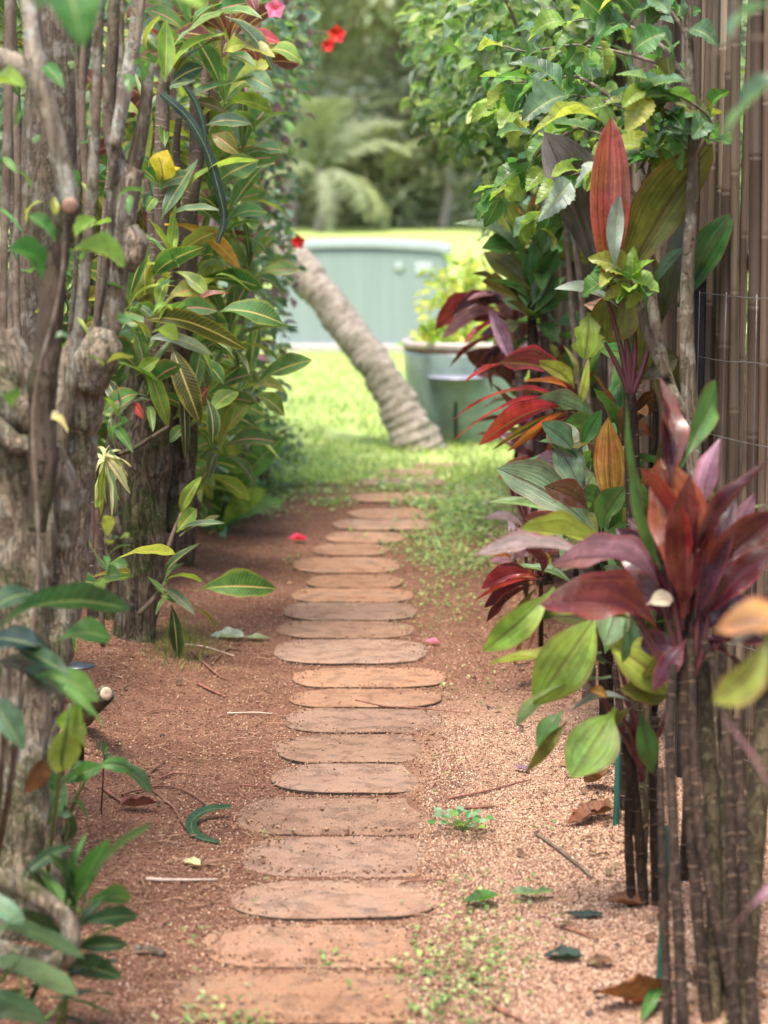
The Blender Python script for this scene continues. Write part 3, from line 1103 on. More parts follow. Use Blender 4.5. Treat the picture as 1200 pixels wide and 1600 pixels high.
def cane_mesh(r, h, mat, seed):
    rr = random.Random(seed)
    V, F = [], []
    N = 8
    zs, z = [], rr.uniform(0.05, 0.3)
    prof_ = [(0, r)]
    while z < h - 0.05:
        prof_ += [(z - 0.010, r), (z - 0.003, r * 1.13), (z, r * 0.95), (z + 0.004, r * 1.10), (z + 0.012, r)]
        z += rr.uniform(0.26, 0.42)
    prof_.append((h, r * 0.95))
    bx, by = rr.uniform(-.012, .012), rr.uniform(-.012, .012)
    for (zz, q) in prof_:
        b = math.sin(zz / h * math.pi)
        for i in range(N):
            a = 2 * math.pi * i / N
            V.append((bx * b + q * math.cos(a), by * b + q * math.sin(a), zz))
    for k in range(len(prof_) - 1):
        for i in range(N):
            F.append((k * N + i, k * N + (i + 1) % N, (k + 1) * N + (i + 1) % N, (k + 1) * N + i))
    F.append(tuple((len(prof_) - 1) * N + i for i in range(N)))
    return mesh_from('cane', V, F, mat)


fr = random.Random(77)
canes = [cane_mesh(0.017, 2.5, BAMBOO[i % 3], i) for i in range(7)]
slim = [cane_mesh(0.011, 2.5, BAMBOO[i % 3], 30 + i) for i in range(5)]
fence = Thing('bamboo_fence', 'brown bamboo cane fence running along the right side of the path', 'fence', (0.86, 7.5, 0))


def cane_run(a, b, step, pool, off, zj):
    a, b = Vector(a), Vector(b)
    L = (b - a).length
    s = 0
    nrm = Vector((-(b - a).y, (b - a).x, 0)).normalized()
    while s < L:
        p = a.lerp(b, s / L) + nrm * fr.uniform(-off, off)
        m = Matrix.Translation((p.x, p.y, ground_z(p.x, p.y) - 0.03 + fr.uniform(-zj, 0))) @ Matrix.Rotation(R(fr.uniform(-0.9, 0.9)), 4, 'X') @ Matrix.Rotation(R(fr.uniform(-0.9, 0.9)), 4, 'Y') @ Matrix.Rotation(fr.uniform(0, 6), 4, 'Z')
        fence.add('cane', fr.choice(pool), m)
        s += step * fr.uniform(0.8, 1.25)


cane_run((0.765, 5.55, 0), (1.45, 4.15, 0), 0.033, canes + slim[:2], 0.008, 0.1)
cane_run((0.775, 5.58, 0), (1.47, 4.18, 0), 0.05, slim, 0.006, 0.1)
cane_run((0.83, 5.75, 0), (0.86, 8.2, 0), 0.05, canes + slim, 0.025, 0.15)
cane_run((0.86, 8.2, 0), (0.80, 12.2, 0), 0.08, canes, 0.03, 0.15)
cane_run((1.46, 4.13, 0), (1.5, 0.6, 0), 0.06, canes, 0.02, 0.1)  # unseen run past the camera, added to block side light
for a, b in (((0.80, 5.60), (1.49, 4.20)), ((0.885, 5.75), (0.915, 8.2)), ((0.915, 8.2), (0.855, 12.2))):
    for z in (0.45, 1.3, 2.15):
        fence.add('rail', tube([(a[0], a[1], z), (b[0], b[1], z)], [0.02, 0.02], BAMBOO[2], 'rail', n=2, sides=8))
BLACKP = flat_mat('black_post_paint', (0.006, 0.006, 0.007), 0.6)


def box_mesh(name, sx, sy, sz, mat, bev=0.004):
    V, F = [], []
    xs, ys, zs = sx / 2, sy / 2, sz
    ring = [(-xs + bev, -ys), (xs - bev, -ys), (xs, -ys + bev), (xs, ys - bev), (xs - bev, ys), (-xs + bev, ys), (-xs, ys - bev), (-xs, -ys + bev)]
    for z, k in ((0, 1), (zs - bev, 1), (zs, 0.97)):
        V += [(x * k, y * k, z) for x, y in ring]
    for q in range(2):
        for i in range(8):
            F.append((q * 8 + i, q * 8 + (i + 1) % 8, q * 8 + 8 + (i + 1) % 8, q * 8 + 8 + i))
    F.append(tuple(16 + i for i in range(8)))
    F.append(tuple(range(7, -1, -1)))
    return mesh_from(name, V, F, mat, smooth=False)


fence.add('post', box_mesh('post', 0.05, 0.05, 1.30, BLACKP), Matrix.Translation((0.742, 5.46, 0)))

# galvanised wire netting in front of the near panel
net = Thing('wire_netting', 'thin galvanised wire netting stretched in front of the bamboo canes', 'wire netting', (0.75, 5.3, 0))
na, nb = Vector((0.745, 5.38, 0)), Vector((1.36, 4.10, 0))
rn = random.Random(4)
for z in (0.16, 0.42, 0.62, 0.90, 1.08, 1.235):
    pts = [na.lerp(nb, i / 12) + Vector((0, 0, z + rn.uniform(-.006, .006) - 0.012 * math.sin(i / 12 * math.pi))) for i in range(13)]
    net.add('wire', tube(pts, [0.0013, 0.0013], WIRE, 'wire', n=24, sides=5))
for i in range(9):
    p = na.lerp(nb, (i / 9) ** 1.2)
    pts = [p + Vector((rn.uniform(-.004, .004), 0, z)) for z in (0.02, 0.4, 0.8, 1.235)]
    net.add('wire', tube(pts, [0.0009, 0.0009], WIRE, 'wire', n=8, sides=4))

# green garden stakes
for (bx, by, tx, ty, dd_, lab) in ((1030, 1532, 1045, 1290, None, 'dark green garden stake standing among the nearest bare brown plant stems'),
                                   (962, 1290, 968, 1120, None, 'short green garden stake farther along, under the hanging green leaves')):
    b = G(bx, by)
    t_ = P(tx, ty, b.y + 0.02)
    me = tube([b - Vector((0, 0, 0.03)), b.lerp(t_, 0.5), t_], [0.0075, 0.0075, 0.006], STAKE, 'garden_stake', n=24, sides=8, ring=0.07, ringlen=0.012)
    single('garden_stake', me, lab, 'stake')

# leaning palm
palm = Thing('palm_tree', 'ringed grey palm trunk leaning left across the lawn', 'palm tree', tuple(G(648, 702)))
pd = 13.2
pts = [P(654, 712, pd), P(640, 672, pd), P(608, 605, pd + 0.05), (P(560, 535, pd + 0.15)), P(500, 458, pd + .3), P(440, 388, pd + .45), P(330, 285, pd + .8), P(215, 205, pd + 1.2), P(130, 140, pd + 1.6)]
palm.add('trunk', tube(pts, [M(50, pd), M(37, pd), M(29, pd), M(28, pd), M(29, pd), M(28, pd), M(26, pd), M(25, pd), M(23, pd)], BARK['palm'], 'trunk', n=170, sides=18, ring=0.04, ringlen=0.052, lump=0.2, lfreq=9))
top = pts[-1]
FROND_M = LM['far']


def frond_data(seed, L, leaflets=16):
    r = random.Random(seed)
    V, F, U = [], [], []
    sp, _ = catmull([(0, 0, 0), (0, 0.35 * L, 0.14 * L), (0, 0.75 * L, 0.06 * L), (0, L, -0.2 * L)], leaflets)
    for i in range(len(sp) - 1):
        o = len(V)
        w_ = 0.012 * L * (1 - i / leaflets) + 0.004
        a, b = sp[i], sp[i + 1]
        V += [a + Vector((-w_, 0, 0)), a + Vector((w_, 0, 0)), b + Vector((w_, 0, 0)), b + Vector((-w_, 0, 0))]
        U += [(0, 0), (1, 0), (1, 1), (0, 1)]
        F.append((o, o + 1, o + 2, o + 3))
        if i < 2:
            continue
        ll = 0.34 * L * math.sin(math.pi * (0.12 + 0.83 * i / leaflets))
        for sgn in (-1, 1):
            for q in range(2):
                p = a.lerp(b, q * 0.5)
                tip = p + Vector((sgn * ll * 0.85, ll * 0.5, -ll * r.uniform(0.15, 0.55)))
                o = len(V)
                w2 = 0.022 * L
                V += [p + Vector((0, -w2, 0)), p + Vector((0, w2, 0)), p.lerp(tip, 0.55) + Vector((0, w2, 0.02 * L)), tip]
                U += [(0.2, 0), (0.8, 0), (0.7, .5), (0.5, 1)]
                F.append((o, o + 1, o + 2, o + 3))
    return V, F, U


def frond_mesh(seed, L, col):
    V, F, U = frond_data(seed, L)
    return mesh_from('frond', V, F, FROND_M, uv=U, col=[(col[0], col[1], col[2], 1)] * len(V), smooth=False)


pf = [frond_mesh(i, 0.95, ((0.10, 0.17, 0.05), (0.14, 0.2, 0.06), (0.2, 0.22, 0.09))[i]) for i in range(3)]
for i in range(11):
    m = Matrix.Translation(top) @ Matrix.Rotation(i * 2.4, 4, 'Z') @ Matrix.Rotation(R(rn.uniform(5, 60)), 4, 'X')
    palm.add('frond', pf[i % 3], m)

# glazed planter with its plant
def lathe(profile, n, mat, name, cap=True):
    V, F, U = [], [], []
    for k, (r_, z) in enumerate(profile):
        for i in range(n):
            a = 2 * math.pi * i / n
            V.append((r_ * math.cos(a), r_ * math.sin(a), z))
            U.append((i / n, z))
    for k in range(len(profile) - 1):
        for i in range(n):
            j = (i + 1) % n
            F.append((k * n + i, k * n + j, (k + 1) * n + j, (k + 1) * n + i))
    if cap:
        F.append(tuple(range(n - 1, -1, -1)))
        F.append(tuple((len(profile) - 1) * n + i for i in range(n)))
    return mesh_from(name, V, F, mat, uv=U)


GLAZE = flat_mat('celadon_glaze', (0.17, 0.235, 0.215), 0.35, var=0.22, scale=7, bump=0.05, coat=0.5)
RIMG = flat_mat('pale_rim_glaze', (0.42, 0.36, 0.32), 0.4, var=0.12, scale=12, coat=0.3)
RUST = flat_mat('brown_glaze_line', (0.24, 0.10, 0.065), 0.5, var=0.4)
POT_SOIL = flat_mat('potting_soil', (0.06, 0.04, 0.03), 0.95, var=0.5, bump=1.0)
pb = G(722, 690)
pr = M(95, pb.y)
ph_ = M(160, pb.y)
pot = Thing('planter_pot', 'large round sea green glazed planter with a pale rim on the lawn', 'planter', (pb.x, pb.y, 0))
pot.add('body', lathe([(pr * .66, 0.0), (pr * .70, 0.02), (pr * .81, ph_ * .2), (pr * .90, ph_ * .45), (pr * .95, ph_ * .7), (pr * .965, ph_ * .86), (pr * .955, ph_ * .895), (pr * .90, ph_ * .90)], 40, GLAZE, 'body'), Matrix.Translation((pb.x, pb.y, 0)))
pot.add('rim', lathe([(pr * .90, ph_ * .925), (pr * .97, ph_ * .925), (pr * 1.0, ph_ * .945), (pr * 1.01, ph_ * .975), (pr * .985, ph_), (pr * .91, ph_), (pr * .88, ph_ * .95)], 40, RIMG, 'rim', False), Matrix.Translation((pb.x, pb.y, 0)))
pot.add('neck_band', lathe([(pr * .90, ph_ * .902), (pr * .965, ph_ * .902), (pr * .972, ph_ * .923), (pr * .90, ph_ * .923)], 40, RUST, 'neck_band', False), Matrix.Translation((pb.x, pb.y, 0)))
pot.add('soil', lathe([(pr * .88, ph_ * .93), (pr * .4, ph_ * .95)], 24, POT_SOIL, 'soil'), Matrix.Translation((pb.x, pb.y, 0)))
pp = Thing('potted_shrub', 'low bright yellow green plant growing in the glazed planter', 'plant', (pb.x, pb.y, ph_ * .93))
C['py'] = (0.55, 0.56, 0.08)
C['py'] = (0.45, 0.47, 0.08)
C['pgn'] = (0.24, 0.36, 0.05)
leaf_cloud(pp, [((pb.x - 0.02, pb.y, ph_ * 0.98), (pr * .85, pr * .85, 0.10))], 420, (0.05, 0.1), 0.55, 'oval', 'plain', ['py', 'pgn', 'lm'], 3, 120, -0.3, 0.2)
for i in range(9):
    a = i * 2.4
    pp.add('stem', tube([(pb.x + .03 * math.cos(a), pb.y + .03 * math.sin(a), ph_ * .94), (pb.x + .15 * math.cos(a), pb.y + .15 * math.sin(a), ph_ * 1.06)], [0.006, 0.003], PETIOLE_G, n=2, sides=5))
yb_ = Thing('yellow_shrub', 'bright yellow leaved shrub standing behind the glazed planter', 'shrub', (G(742, 640).x, 15.6, 0))
yc = P(752, 468, 15.6)
leaf_cloud(yb_, [((yc.x - .08, 15.6, yc.z), (0.34, 0.3, 0.30)), ((yc.x + .1, 15.6, yc.z - .3), (0.40, 0.3, 0.34))], 1100, (0.06, 0.12), 0.5, 'oval', 'plain', ['py', 'py', 'lm', 'yg'], 5, 200, 0.2, 0.2)
for i in range(7):
    a = i * 2.4
    yb_.add('stem', tube([(G(742, 640).x + .03 * math.cos(a), 15.6 + .03 * math.sin(a), 0), (yc.x + .2 * math.cos(a), 15.6 + .2 * math.sin(a), yc.z)], [0.012, 0.004], BARK['twig'], n=4, sides=6))

# path lights
LAMP_CAP = flat_mat('path_light_cap', (0.10, 0.10, 0.12), 0.28, var=0.1, metal=0.7)
LAMP_POST = flat_mat('path_light_post', (0.02, 0.02, 0.022), 0.5)


def path_light(base, h, r_, label, capm):
    th = Thing('path_light', label, 'garden light', tuple(base))
    m = Matrix.Translation(base)
    th.add('post', lathe([(0.010, 0), (0.010, h * .8), (0.012, h * .82), (0.012, h * .86)], 12, LAMP_POST, 'post'), m)
    th.add('lamp_cap', lathe([(r_ * .96, h * .86), (r_, h * .865), (r_ * .98, h * .872), (r_ * .6, h * .885), (r_ * .18, h * .893), (r_ * .1, h * .894)], 28, capm, 'lamp_cap'), m)
    th.add('lens', lathe([(r_ * .3, h * .835), (r_ * .34, h * .855)], 16, flat_mat('lamp_lens', (0.6, 0.58, 0.5), 0.2), 'lens'), m)


lb = P(124, 1110, 5.4)
path_light(Vector((lb.x, lb.y, 0.02)), P(124, 1010, 5.4).z - 0.02, M(27, 5.4), 'small path light with a flat dark cap behind the near tree trunks', LAMP_CAP)
lb = G(712, 698)
LAV = flat_mat('path_light_cap_sky_sheen', (0.42, 0.41, 0.52), 0.3, var=0.1, metal=0.5)  # lavender sky reflection painted into the cap colour
path_light(lb, P(712, 572, lb.y).z - lb.z, M(44, lb.y), 'path light with lavender sky sheen painted on its cap in front of the glazed planter', LAV)

# green utility cabinet on its slab
CABG = NT('cabinet_paint')
_p = CABG.pos()
_st = CABG.noise(9, 4, 0.6, CABG.scaled(_p, (1.6, 1.6, 0.08)))
_c = CABG.mix(CABG.ramp(_st, 0.35, 0.7), (0.19, 0.24, 0.232), (0.215, 0.265, 0.255))
CABG = CABG.out(CABG.bsdf(_c, 0.45, None, 0.4))
CABL = flat_mat('cabinet_lid_paint', (0.26, 0.305, 0.29), 0.5, var=0.1)
CONC = flat_mat('concrete', (0.36, 0.33, 0.31), 0.9, var=0.2)
cd = 21.5
cl, cr_ = P(430, 560, cd), P(704, 560, cd)
cw, cx = cr_.x - cl.x, (cl.x + cr_.x) / 2
ctop = P(600, 382, cd).z
cab = Thing('utility_cabinet', 'wide grey green utility cabinet with a pale lid on the lawn', 'utility cabinet', (cx, cd + .45, 0))
rotc = Matrix.Translation((cx, cd + .45, 0)) @ Matrix.Rotation(R(-3), 4, 'Z')
cab.add('slab', box_mesh('slab', cw + .22, 1.15, 0.09, CONC, 0.015), rotc)
cab.add('body', box_mesh('body', cw - .04, .88, ctop - .09 - .05, CABG, 0.03), rotc @ Matrix.Translation((0, 0, .09)))
# gently domed lid
LV, LF = [], []
nx = 14
for j, (yy, zz) in enumerate(((-.47, -.05), (-.47, 0.0), (-.40, .02), (.40, .02), (.47, 0.0), (.47, -.05))):
    for i in range(nx + 1):
        t_ = i / nx
        LV.append(((t_ - .5) * (cw + .02), yy, ctop + zz + 0.05 * math.sin(math.pi * (0.12 + t_ * .82)) - 0.03 - (0.02 if i in (0, nx) else 0)))
for j in range(5):
    for i in range(nx):
        q = j * (nx + 1) + i
        LF.append((q, q + 1, q + nx + 2, q + nx + 1))
LF.append(tuple(j * (nx + 1) for j in range(6)))
LF.append(tuple(j * (nx + 1) + nx for j in range(5, -1, -1)))
cab.add('lid', mesh_from('lid', LV, LF, CABL, smooth=False), rotc)
cab.add('label_plate', box_mesh('label_plate', 0.16, 0.012, 0.11, flat_mat('pale_plate', (0.36, 0.42, 0.41), 0.4), 0.002), rotc @ Matrix.Translation((cw * .36, -.45, ctop - .27)))
cab.add('lock_disc', lathe([(0.05, 0), (0.05, 0.015), (0.04, 0.02)], 16, CABL, 'lock_disc'), rotc @ Matrix.Translation((cw * .22, -.44, ctop - .21)) @ Matrix.Rotation(math.pi / 2, 4, 'X'))

# ================================================================== FAR TREES
rf = random.Random(19)
C.update(f1=(0.27, 0.3, 0.2), f2=(0.34, 0.37, 0.27), f3=(0.21, 0.24, 0.15), f4=(0.46, 0.46, 0.36), f5=(0.4, 0.42, 0.35))  # far foliage paled to stand in for distance haze


def far_tree(px, d, tr, h, cr, crz, n, cols, name, label, group=None, lean=0.0, seed=0, size=(0.25, 0.5)):
    r = random.Random(seed)
    x = (px - 600) / FPX * d
    b = Vector((x, d, ground_z(x, d)))
    th = Thing(name, label, 'tree', tuple(b), group)
    topz = h - crz * 0.4
    tp = b + Vector((lean * h, 0, topz))
    th.add('trunk', tube([b - Vector((0, 0, .1)), b.lerp(tp, .5) + Vector((r.uniform(-.15, .15), 0, 0)), tp], [tr, tr * .8, tr * .5], BARK['far'], 'trunk', n=10, sides=9, lump=0.15, lfreq=1.2))
    for k in range(5):
        a = k * 2.4 + seed
        s = b.lerp(tp, 0.5 + .08 * k)
        e = tp + Vector((math.cos(a) * cr * .7, math.sin(a) * cr * .7, crz * r.uniform(-.3, .4)))
        th.add('branch', tube([s, s.lerp(e, .5) + Vector((0, 0, .2)), e], [tr * .4, tr * .28, tr * .1], BARK['far'], 'branch', n=6, sides=6))
    ms, cs = [], []
    blobs = [(tp + Vector((r.gauss(0, cr * .45), r.gauss(0, cr * .45), r.gauss(0, crz * .4))), r.uniform(.35, .6)) for _ in range(14)]
    for _ in range(n):
        c, k = r.choice(blobs)
        dv = Vector((r.gauss(0, 1), r.gauss(0, 1), r.gauss(0, .8))).normalized()
        p = c + Vector((dv.x * cr * k, dv.y * cr * k, dv.z * crz * k)) * r.random() ** .4
        s = r.uniform(*size)
        d2 = (dv + Vector((r.gauss(0, .6), r.gauss(0, .6), -.5))).normalized()
        ms.append(leaf_matrix(p, p + d2 * s, s * .5, (dv.x, dv.y, 1)))
        cs.append(jit(C[r.choice(cols)], .25, r))
    th.add('crown', fast_mass('crown', ms, cs, 'oval', 'far'))


def far_palm(px, d, h, L, label, seed, nf=16, group=None):
    r = random.Random(seed)
    x = (px - 600) / FPX * d
    b = Vector((x, d, ground_z(x, d)))
    th = Thing('palm_tree', label, 'palm tree', tuple(b), group)
    tp = b + Vector((r.uniform(-.3, .3), 0, h))
    th.add('trunk', tube([b, b.lerp(tp, .5) + Vector((.1, 0, 0)), tp], [.16, .12, .1], BARK['far'], 'trunk', n=8, sides=9))
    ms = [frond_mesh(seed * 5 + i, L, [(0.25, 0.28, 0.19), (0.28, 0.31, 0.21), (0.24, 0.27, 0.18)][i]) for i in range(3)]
    for i in range(nf):
        m = Matrix.Translation(tp) @ Matrix.Rotation(i * 2.4 + seed, 4, 'Z') @ Matrix.Rotation(R(r.uniform(-35, 65)), 4, 'X')
        th.add('frond', ms[i % 3], m)


far_tree(620, 62, .30, 9.5, 3.4, 2.6, 3000, ['f1', 'f2', 'f3', 'f5'], 'broad_tree', 'tall grey trunked tree beyond the lawn, behind the cabinet', seed=1)
far_tree(730, 66, .26, 8.5, 3.2, 2.8, 2600, ['f3', 'f1'], 'broad_tree', 'dark tree beyond the lawn behind the leafy shrubs on the right', seed=2)
far_tree(430, 70, .28, 10, 3.5, 3.0, 2600, ['f1', 'f2', 'f4'], 'broad_tree', 'pale green tree beyond the lawn behind the flowering hedge', seed=3)
far_tree(760, 58, .2, 6.5, 2.2, 2.4, 2200, ['f3', 'f1', 'f2'], 'broad_tree', 'bushy dark green tree beyond the lawn hidden at the right edge of the gap', seed=4)
far_tree(455, 60, .22, 8, 2.6, 2.8, 2200, ['f1', 'f2'], 'broad_tree', 'leafy green tree beyond the lawn hidden partly by the flowering hedge', seed=5)
far_tree(800, 72, .3, 10, 3.6, 3.2, 2400, ['f1', 'f2'], 'broad_tree', 'big tree beyond the lawn hidden behind the green leafed shrubs', seed=6)
far_palm(632, 62, 5.6, 2.4, 'slim palm with pale drooping fronds beyond the lawn', 4)
far_palm(498, 58, 1.6, 2.2, 'low palm with spreading fronds beyond the lawn, left of the others', 5)
far_palm(690, 60, 2.2, 2.4, 'dark palm beyond the lawn at the right, half hidden by the shrub leaves', 6)
for i, (px, d, w_, h_, lab) in enumerate(((485, 62, 1.9, 3.6, 'tall pale bush beyond the lawn at the left of the gap'), (548, 64, 2.0, 5.0, 'tall rounded bush beyond the lawn under the palms'),
                                          (596, 61, 1.5, 4.2, 'greyish bush beyond the lawn between the tree trunks'), (682, 61, 1.6, 4.6, 'tall bush beyond the lawn right of the tree trunks'))):
    x = (px - 600) / FPX * d
    th = Thing('round_bush', lab, 'bush', (x, d, ground_z(x, d)))
    leaf_cloud(th, [((x, d, ground_z(x, d) + h_ * .5), (w_, w_, h_ * .55))], 2200, (.2, .42), .5, 'oval', 'plain', ['f2', 'f5', 'f1', 'f4'], 40 + i, 0, .3, .3)
    th.add('stem', tube([(x, d, ground_z(x, d)), (x, d, ground_z(x, d) + h_ * .5)], [.08, .05], BARK['far'], n=2, sides=6))
tm, tc = [], []
for _ in range(20000):
    x = rf.uniform(-30, 30)
    hh = 9 + 3 * noise.noise(Vector((x * .15, 0, 0))) + 1.5 * noise.noise(Vector((x * .6, 3, 0)))
    z = rf.random() ** .9 * hh
    y = 73 + rf.gauss(0, 1.5) - 2.5 * noise.noise(Vector((x * .4, z * .4, 1)))
    s = rf.uniform(.45, .95)
    p = Vector((x, y, ground_z(x, 73) + z))
    tm.append(leaf_matrix(p, p + Vector((rf.gauss(0, .6), rf.gauss(-.3, .5), -.6)).normalized() * s, s * .6, (rf.gauss(0, .4), -1, .8)))
    tc.append(jit(C[rf.choice(['f1', 'f2', 'f3', 'f4', 'f5'])], .3, rf))
setting('treeline', fast_mass('treeline', tm, tc, 'oval', 'far'), 'stuff')

# unseen hedge leaves beside the camera, added to block light from the left
hm, hc = [], []
for _ in range(5400):
    k = rf.random()
    if True:
        x, y = -1.9 + rf.gauss(0, .22), rf.uniform(-4.5, 4.6)
    else:
        x, y = rf.uniform(-2.2, 2.4), -5 + rf.gauss(0, .3)
    z = rf.random() ** .9 * 2.7
    p = Vector((x, y, z + .03))
    sz = rf.uniform(.07, .14)
    hm.append(leaf_matrix(p, p + Vector((rf.gauss(0, .6), rf.gauss(0, .6), -.4)).normalized() * sz, sz * .5, (rf.gauss(0, .6), rf.gauss(0, .6), .8)))
    hc.append(jit((.07, .13, .05), .3, rf))
setting('hedge', fast_mass('hedge', hm, hc, 'oval', 'mass'), 'stuff')

# ================================================================== LEFT SIDE
def limb(th, name, rows, mat, d, n=24, sides=12, lump=0.12, lfreq=9, seed=0, **kw):
    """rows: (px, py, width px[, depth])."""
    pts = [P(r_[0], r_[1], r_[3] if len(r_) > 3 else d) for r_ in rows]
    rad = [M(r_[2] / 2, r_[3] if len(r_) > 3 else d) for r_ in rows]
    th.add(name, tube(pts, rad, mat, name, n=n, sides=sides, lump=lump, lfreq=lfreq, seed=seed, **kw))


# --- gnarled foreground tree
gt = Thing('gnarled_tree', 'gnarled knobbly trunk with lopped mossy branches nearest on the left edge', 'tree', tuple(G(70, 1480)))
limb(gt, 'trunk', [(64, 1530, 110, 4.5), (52, 1330, 96, 4.55), (54, 1180, 84, 4.6), (66, 1040, 84, 4.65), (92, 900, 78, 4.7), (100, 760, 88, 4.7), (110, 660, 94, 4.7), (132, 575, 88, 4.7), (146, 515, 58, 4.7)], BARK['gnarl'], 4.4, n=120, sides=40, lump=0.24, lfreq=16, seed=1)
limb(gt, 'trunk', [(10, 1540, 110, 4.25), (22, 1330, 92, 4.25), (38, 1180, 84, 4.25), (38, 1000, 80, 4.25), (20, 850, 84, 4.25), (14, 700, 92, 4.25), (10, 590, 104, 4.25), (-10, 520, 70, 4.25)], BARK['gnarl'], 4.3, n=100, sides=36, lump=0.24, lfreq=15, seed=2)
limb(gt, 'knob', [(136, 612, 40), (148, 562, 76), (158, 538, 72), (164, 514, 34)], BARK['gnarl'], 4.64, n=16, sides=16, lump=0.22, lfreq=22, seed=3)
limb(gt, 'branch', [(58, 830, 30), (68, 740, 44), (66, 640, 42), (66, 600, 50), (72, 560, 42), (84, 450, 38), (100, 340, 38), (112, 316, 34)], BARK['dark'], 4.15, n=70, sides=14, lump=0.16, lfreq=18, seed=4)
limb(gt, 'branch', [(108, 318, 28), (100, 270, 31), (82, 195, 29), (68, 150, 31), (56, 100, 34), (48, 40, 24), (40, -40, 22)], BARK['lichen'], 4.05, n=40, sides=12, lump=0.09, lfreq=20, seed=5)
gt.add('cut_face', lathe([(M(13, 4.05), 0), (M(12, 4.05), .003), (M(5, 4.05), .004)], 14, CUTWOOD, 'cut_face'), Matrix.Translation(P(109, 321, 4.03)) @ Matrix.Rotation(R(108), 4, 'X') @ Matrix.Rotation(R(20), 4, 'Y'))
limb(gt, 'branch', [(-20, 92, 40), (10, 96, 38), (48, 108, 34), (62, 112, 26)], BARK['lichen'], 4.06, n=12, sides=10, seed=6)
limb(gt, 'branch', [(60, 660, 52), (25, 640, 60), (-15, 610, 62)], BARK['gnarl'], 4.2, n=14, sides=14, lump=.2, seed=7)
limb(gt, 'branch', [(-10, 655, 34), (20, 690, 36), (50, 700, 30), (62, 740, 26)], BARK['gnarl'], 4.18, n=14, sides=12, lump=.16, seed=8)
limb(gt, 'branch', [(100, 860, 24), (106, 800, 42), (98, 740, 40), (84, 700, 26)], BARK['gnarl'], 4.25, n=16, sides=12, lump=.2, seed=9)
limb(gt, 'root_branch', [(-60, 1355, 30, 3.7), (0, 1372, 33, 3.7), (55, 1398, 34, 3.7), (100, 1432, 32, 3.7), (112, 1466, 32, 3.7), (96, 1500, 34, 3.72), (45, 1502, 50, 3.78), (-30, 1490, 56, 3.85)], BARK['gnarl'], 3.7, n=44, sides=12, lump=.15, lfreq=22, seed=10)

# --- smooth brown trunk and saplings behind it
st = Thing('smooth_tree', 'fat smooth brown trunk leaning right behind the gnarled one', 'tree', tuple(P(40, 1300, 5.0)))
limb(st, 'trunk', [(30, 1330, 110), (38, 900, 100), (48, 600, 92), (60, 420, 92), (82, 200, 92), (100, 0, 92), (112, -160, 90)], BARK['smooth'], 5.0, n=40, sides=18, lump=.06, lfreq=7, seed=11)
sap = Thing('forked_shrub', 'forked grey brown stems with a mossy fork and a hanging brown nub', 'shrub', tuple(P(170, 1180, 4.75)))
limb(sap, 'stem', [(50, 1180, 60), (76, 900, 52), (118, 690, 46), (152, 560, 44), (172, 480, 44), (186, 380, 44), (200, 290, 42), (212, 262, 34)], BARK['gnarl'], 4.75, n=44, sides=14, lump=.14, seed=12)
limb(sap, 'stem', [(196, 290, 34), (178, 230, 24), (170, 170, 22), (176, 60, 20), (182, -60, 20)], BARK['smooth'], 4.75, n=24, sides=10, lump=.08, seed=13)
limb(sap, 'stem', [(205, 275, 28), (222, 200, 22), (232, 120, 18), (240, 100, 14)], BARK['smooth'], 4.75, n=20, sides=10, lump=.08, seed=14)
limb(sap, 'stem', [(178, 230, 20), (192, 160, 22), (206, 80, 22), (216, 20, 20), (222, -60, 18)], BARK['lichen'], 4.72, n=24, sides=10, lump=.08, seed=15)
limb(sap, 'nub', [(206, 352, 16), (210, 375, 38), (206, 402, 40), (200, 424, 18)], BARK['gnarl'], 4.7, n=12, sides=12, lump=.25, lfreq=24, seed=16)
for i, rows in enumerate(([(118, 560, 26), (132, 430, 25), (144, 300, 24), (150, 140, 22), (158, -60, 20)], [(8, 620, 18), (6, 400, 18), (12, 200, 20), (16, -60, 20)], [(164, 420, 12), (172, 300, 13), (186, 180, 11), (192, -40, 10)],
                          [(128, 520, 16), (136, 330, 16), (128, 160, 15), (138, -60, 14)], [(118, 420, 10), (124, 250, 10), (120, 60, 11), (124, -60, 10)], [(26, 480, 14), (28, 260, 14), (20, 40, 14), (22, -60, 13)])):
    s2 = Thing('slender_stem', ['reddish brown upright stem beside the smooth trunk, right of the cut branch', 'thin grey stem along the left edge of the picture', 'dark slim stem just left of the forked stems',
                                'brown stem tight behind the reddish upright stem', 'thin pale stem in the gap right of the smooth trunk', 'thin stem in front of the smooth trunk near the left edge'][i], 'stem', tuple(P(rows[0][0], 1200, 4.9)), 'upright stems beside the smooth trunk')
    rows = [(a_, b_, c_ * .78) for a_, b_, c_ in rows]
    limb(s2, 'stem', [(40 + 4 * i, 1180, rows[0][2] + 6), (rows[0][0] * .45 + 34, 760, rows[0][2] + 3)] + rows, BARK['smooth' if i % 2 == 0 else 'twig'], 4.62 + .05 * i, n=26, sides=9, lump=.08, seed=20 + i)

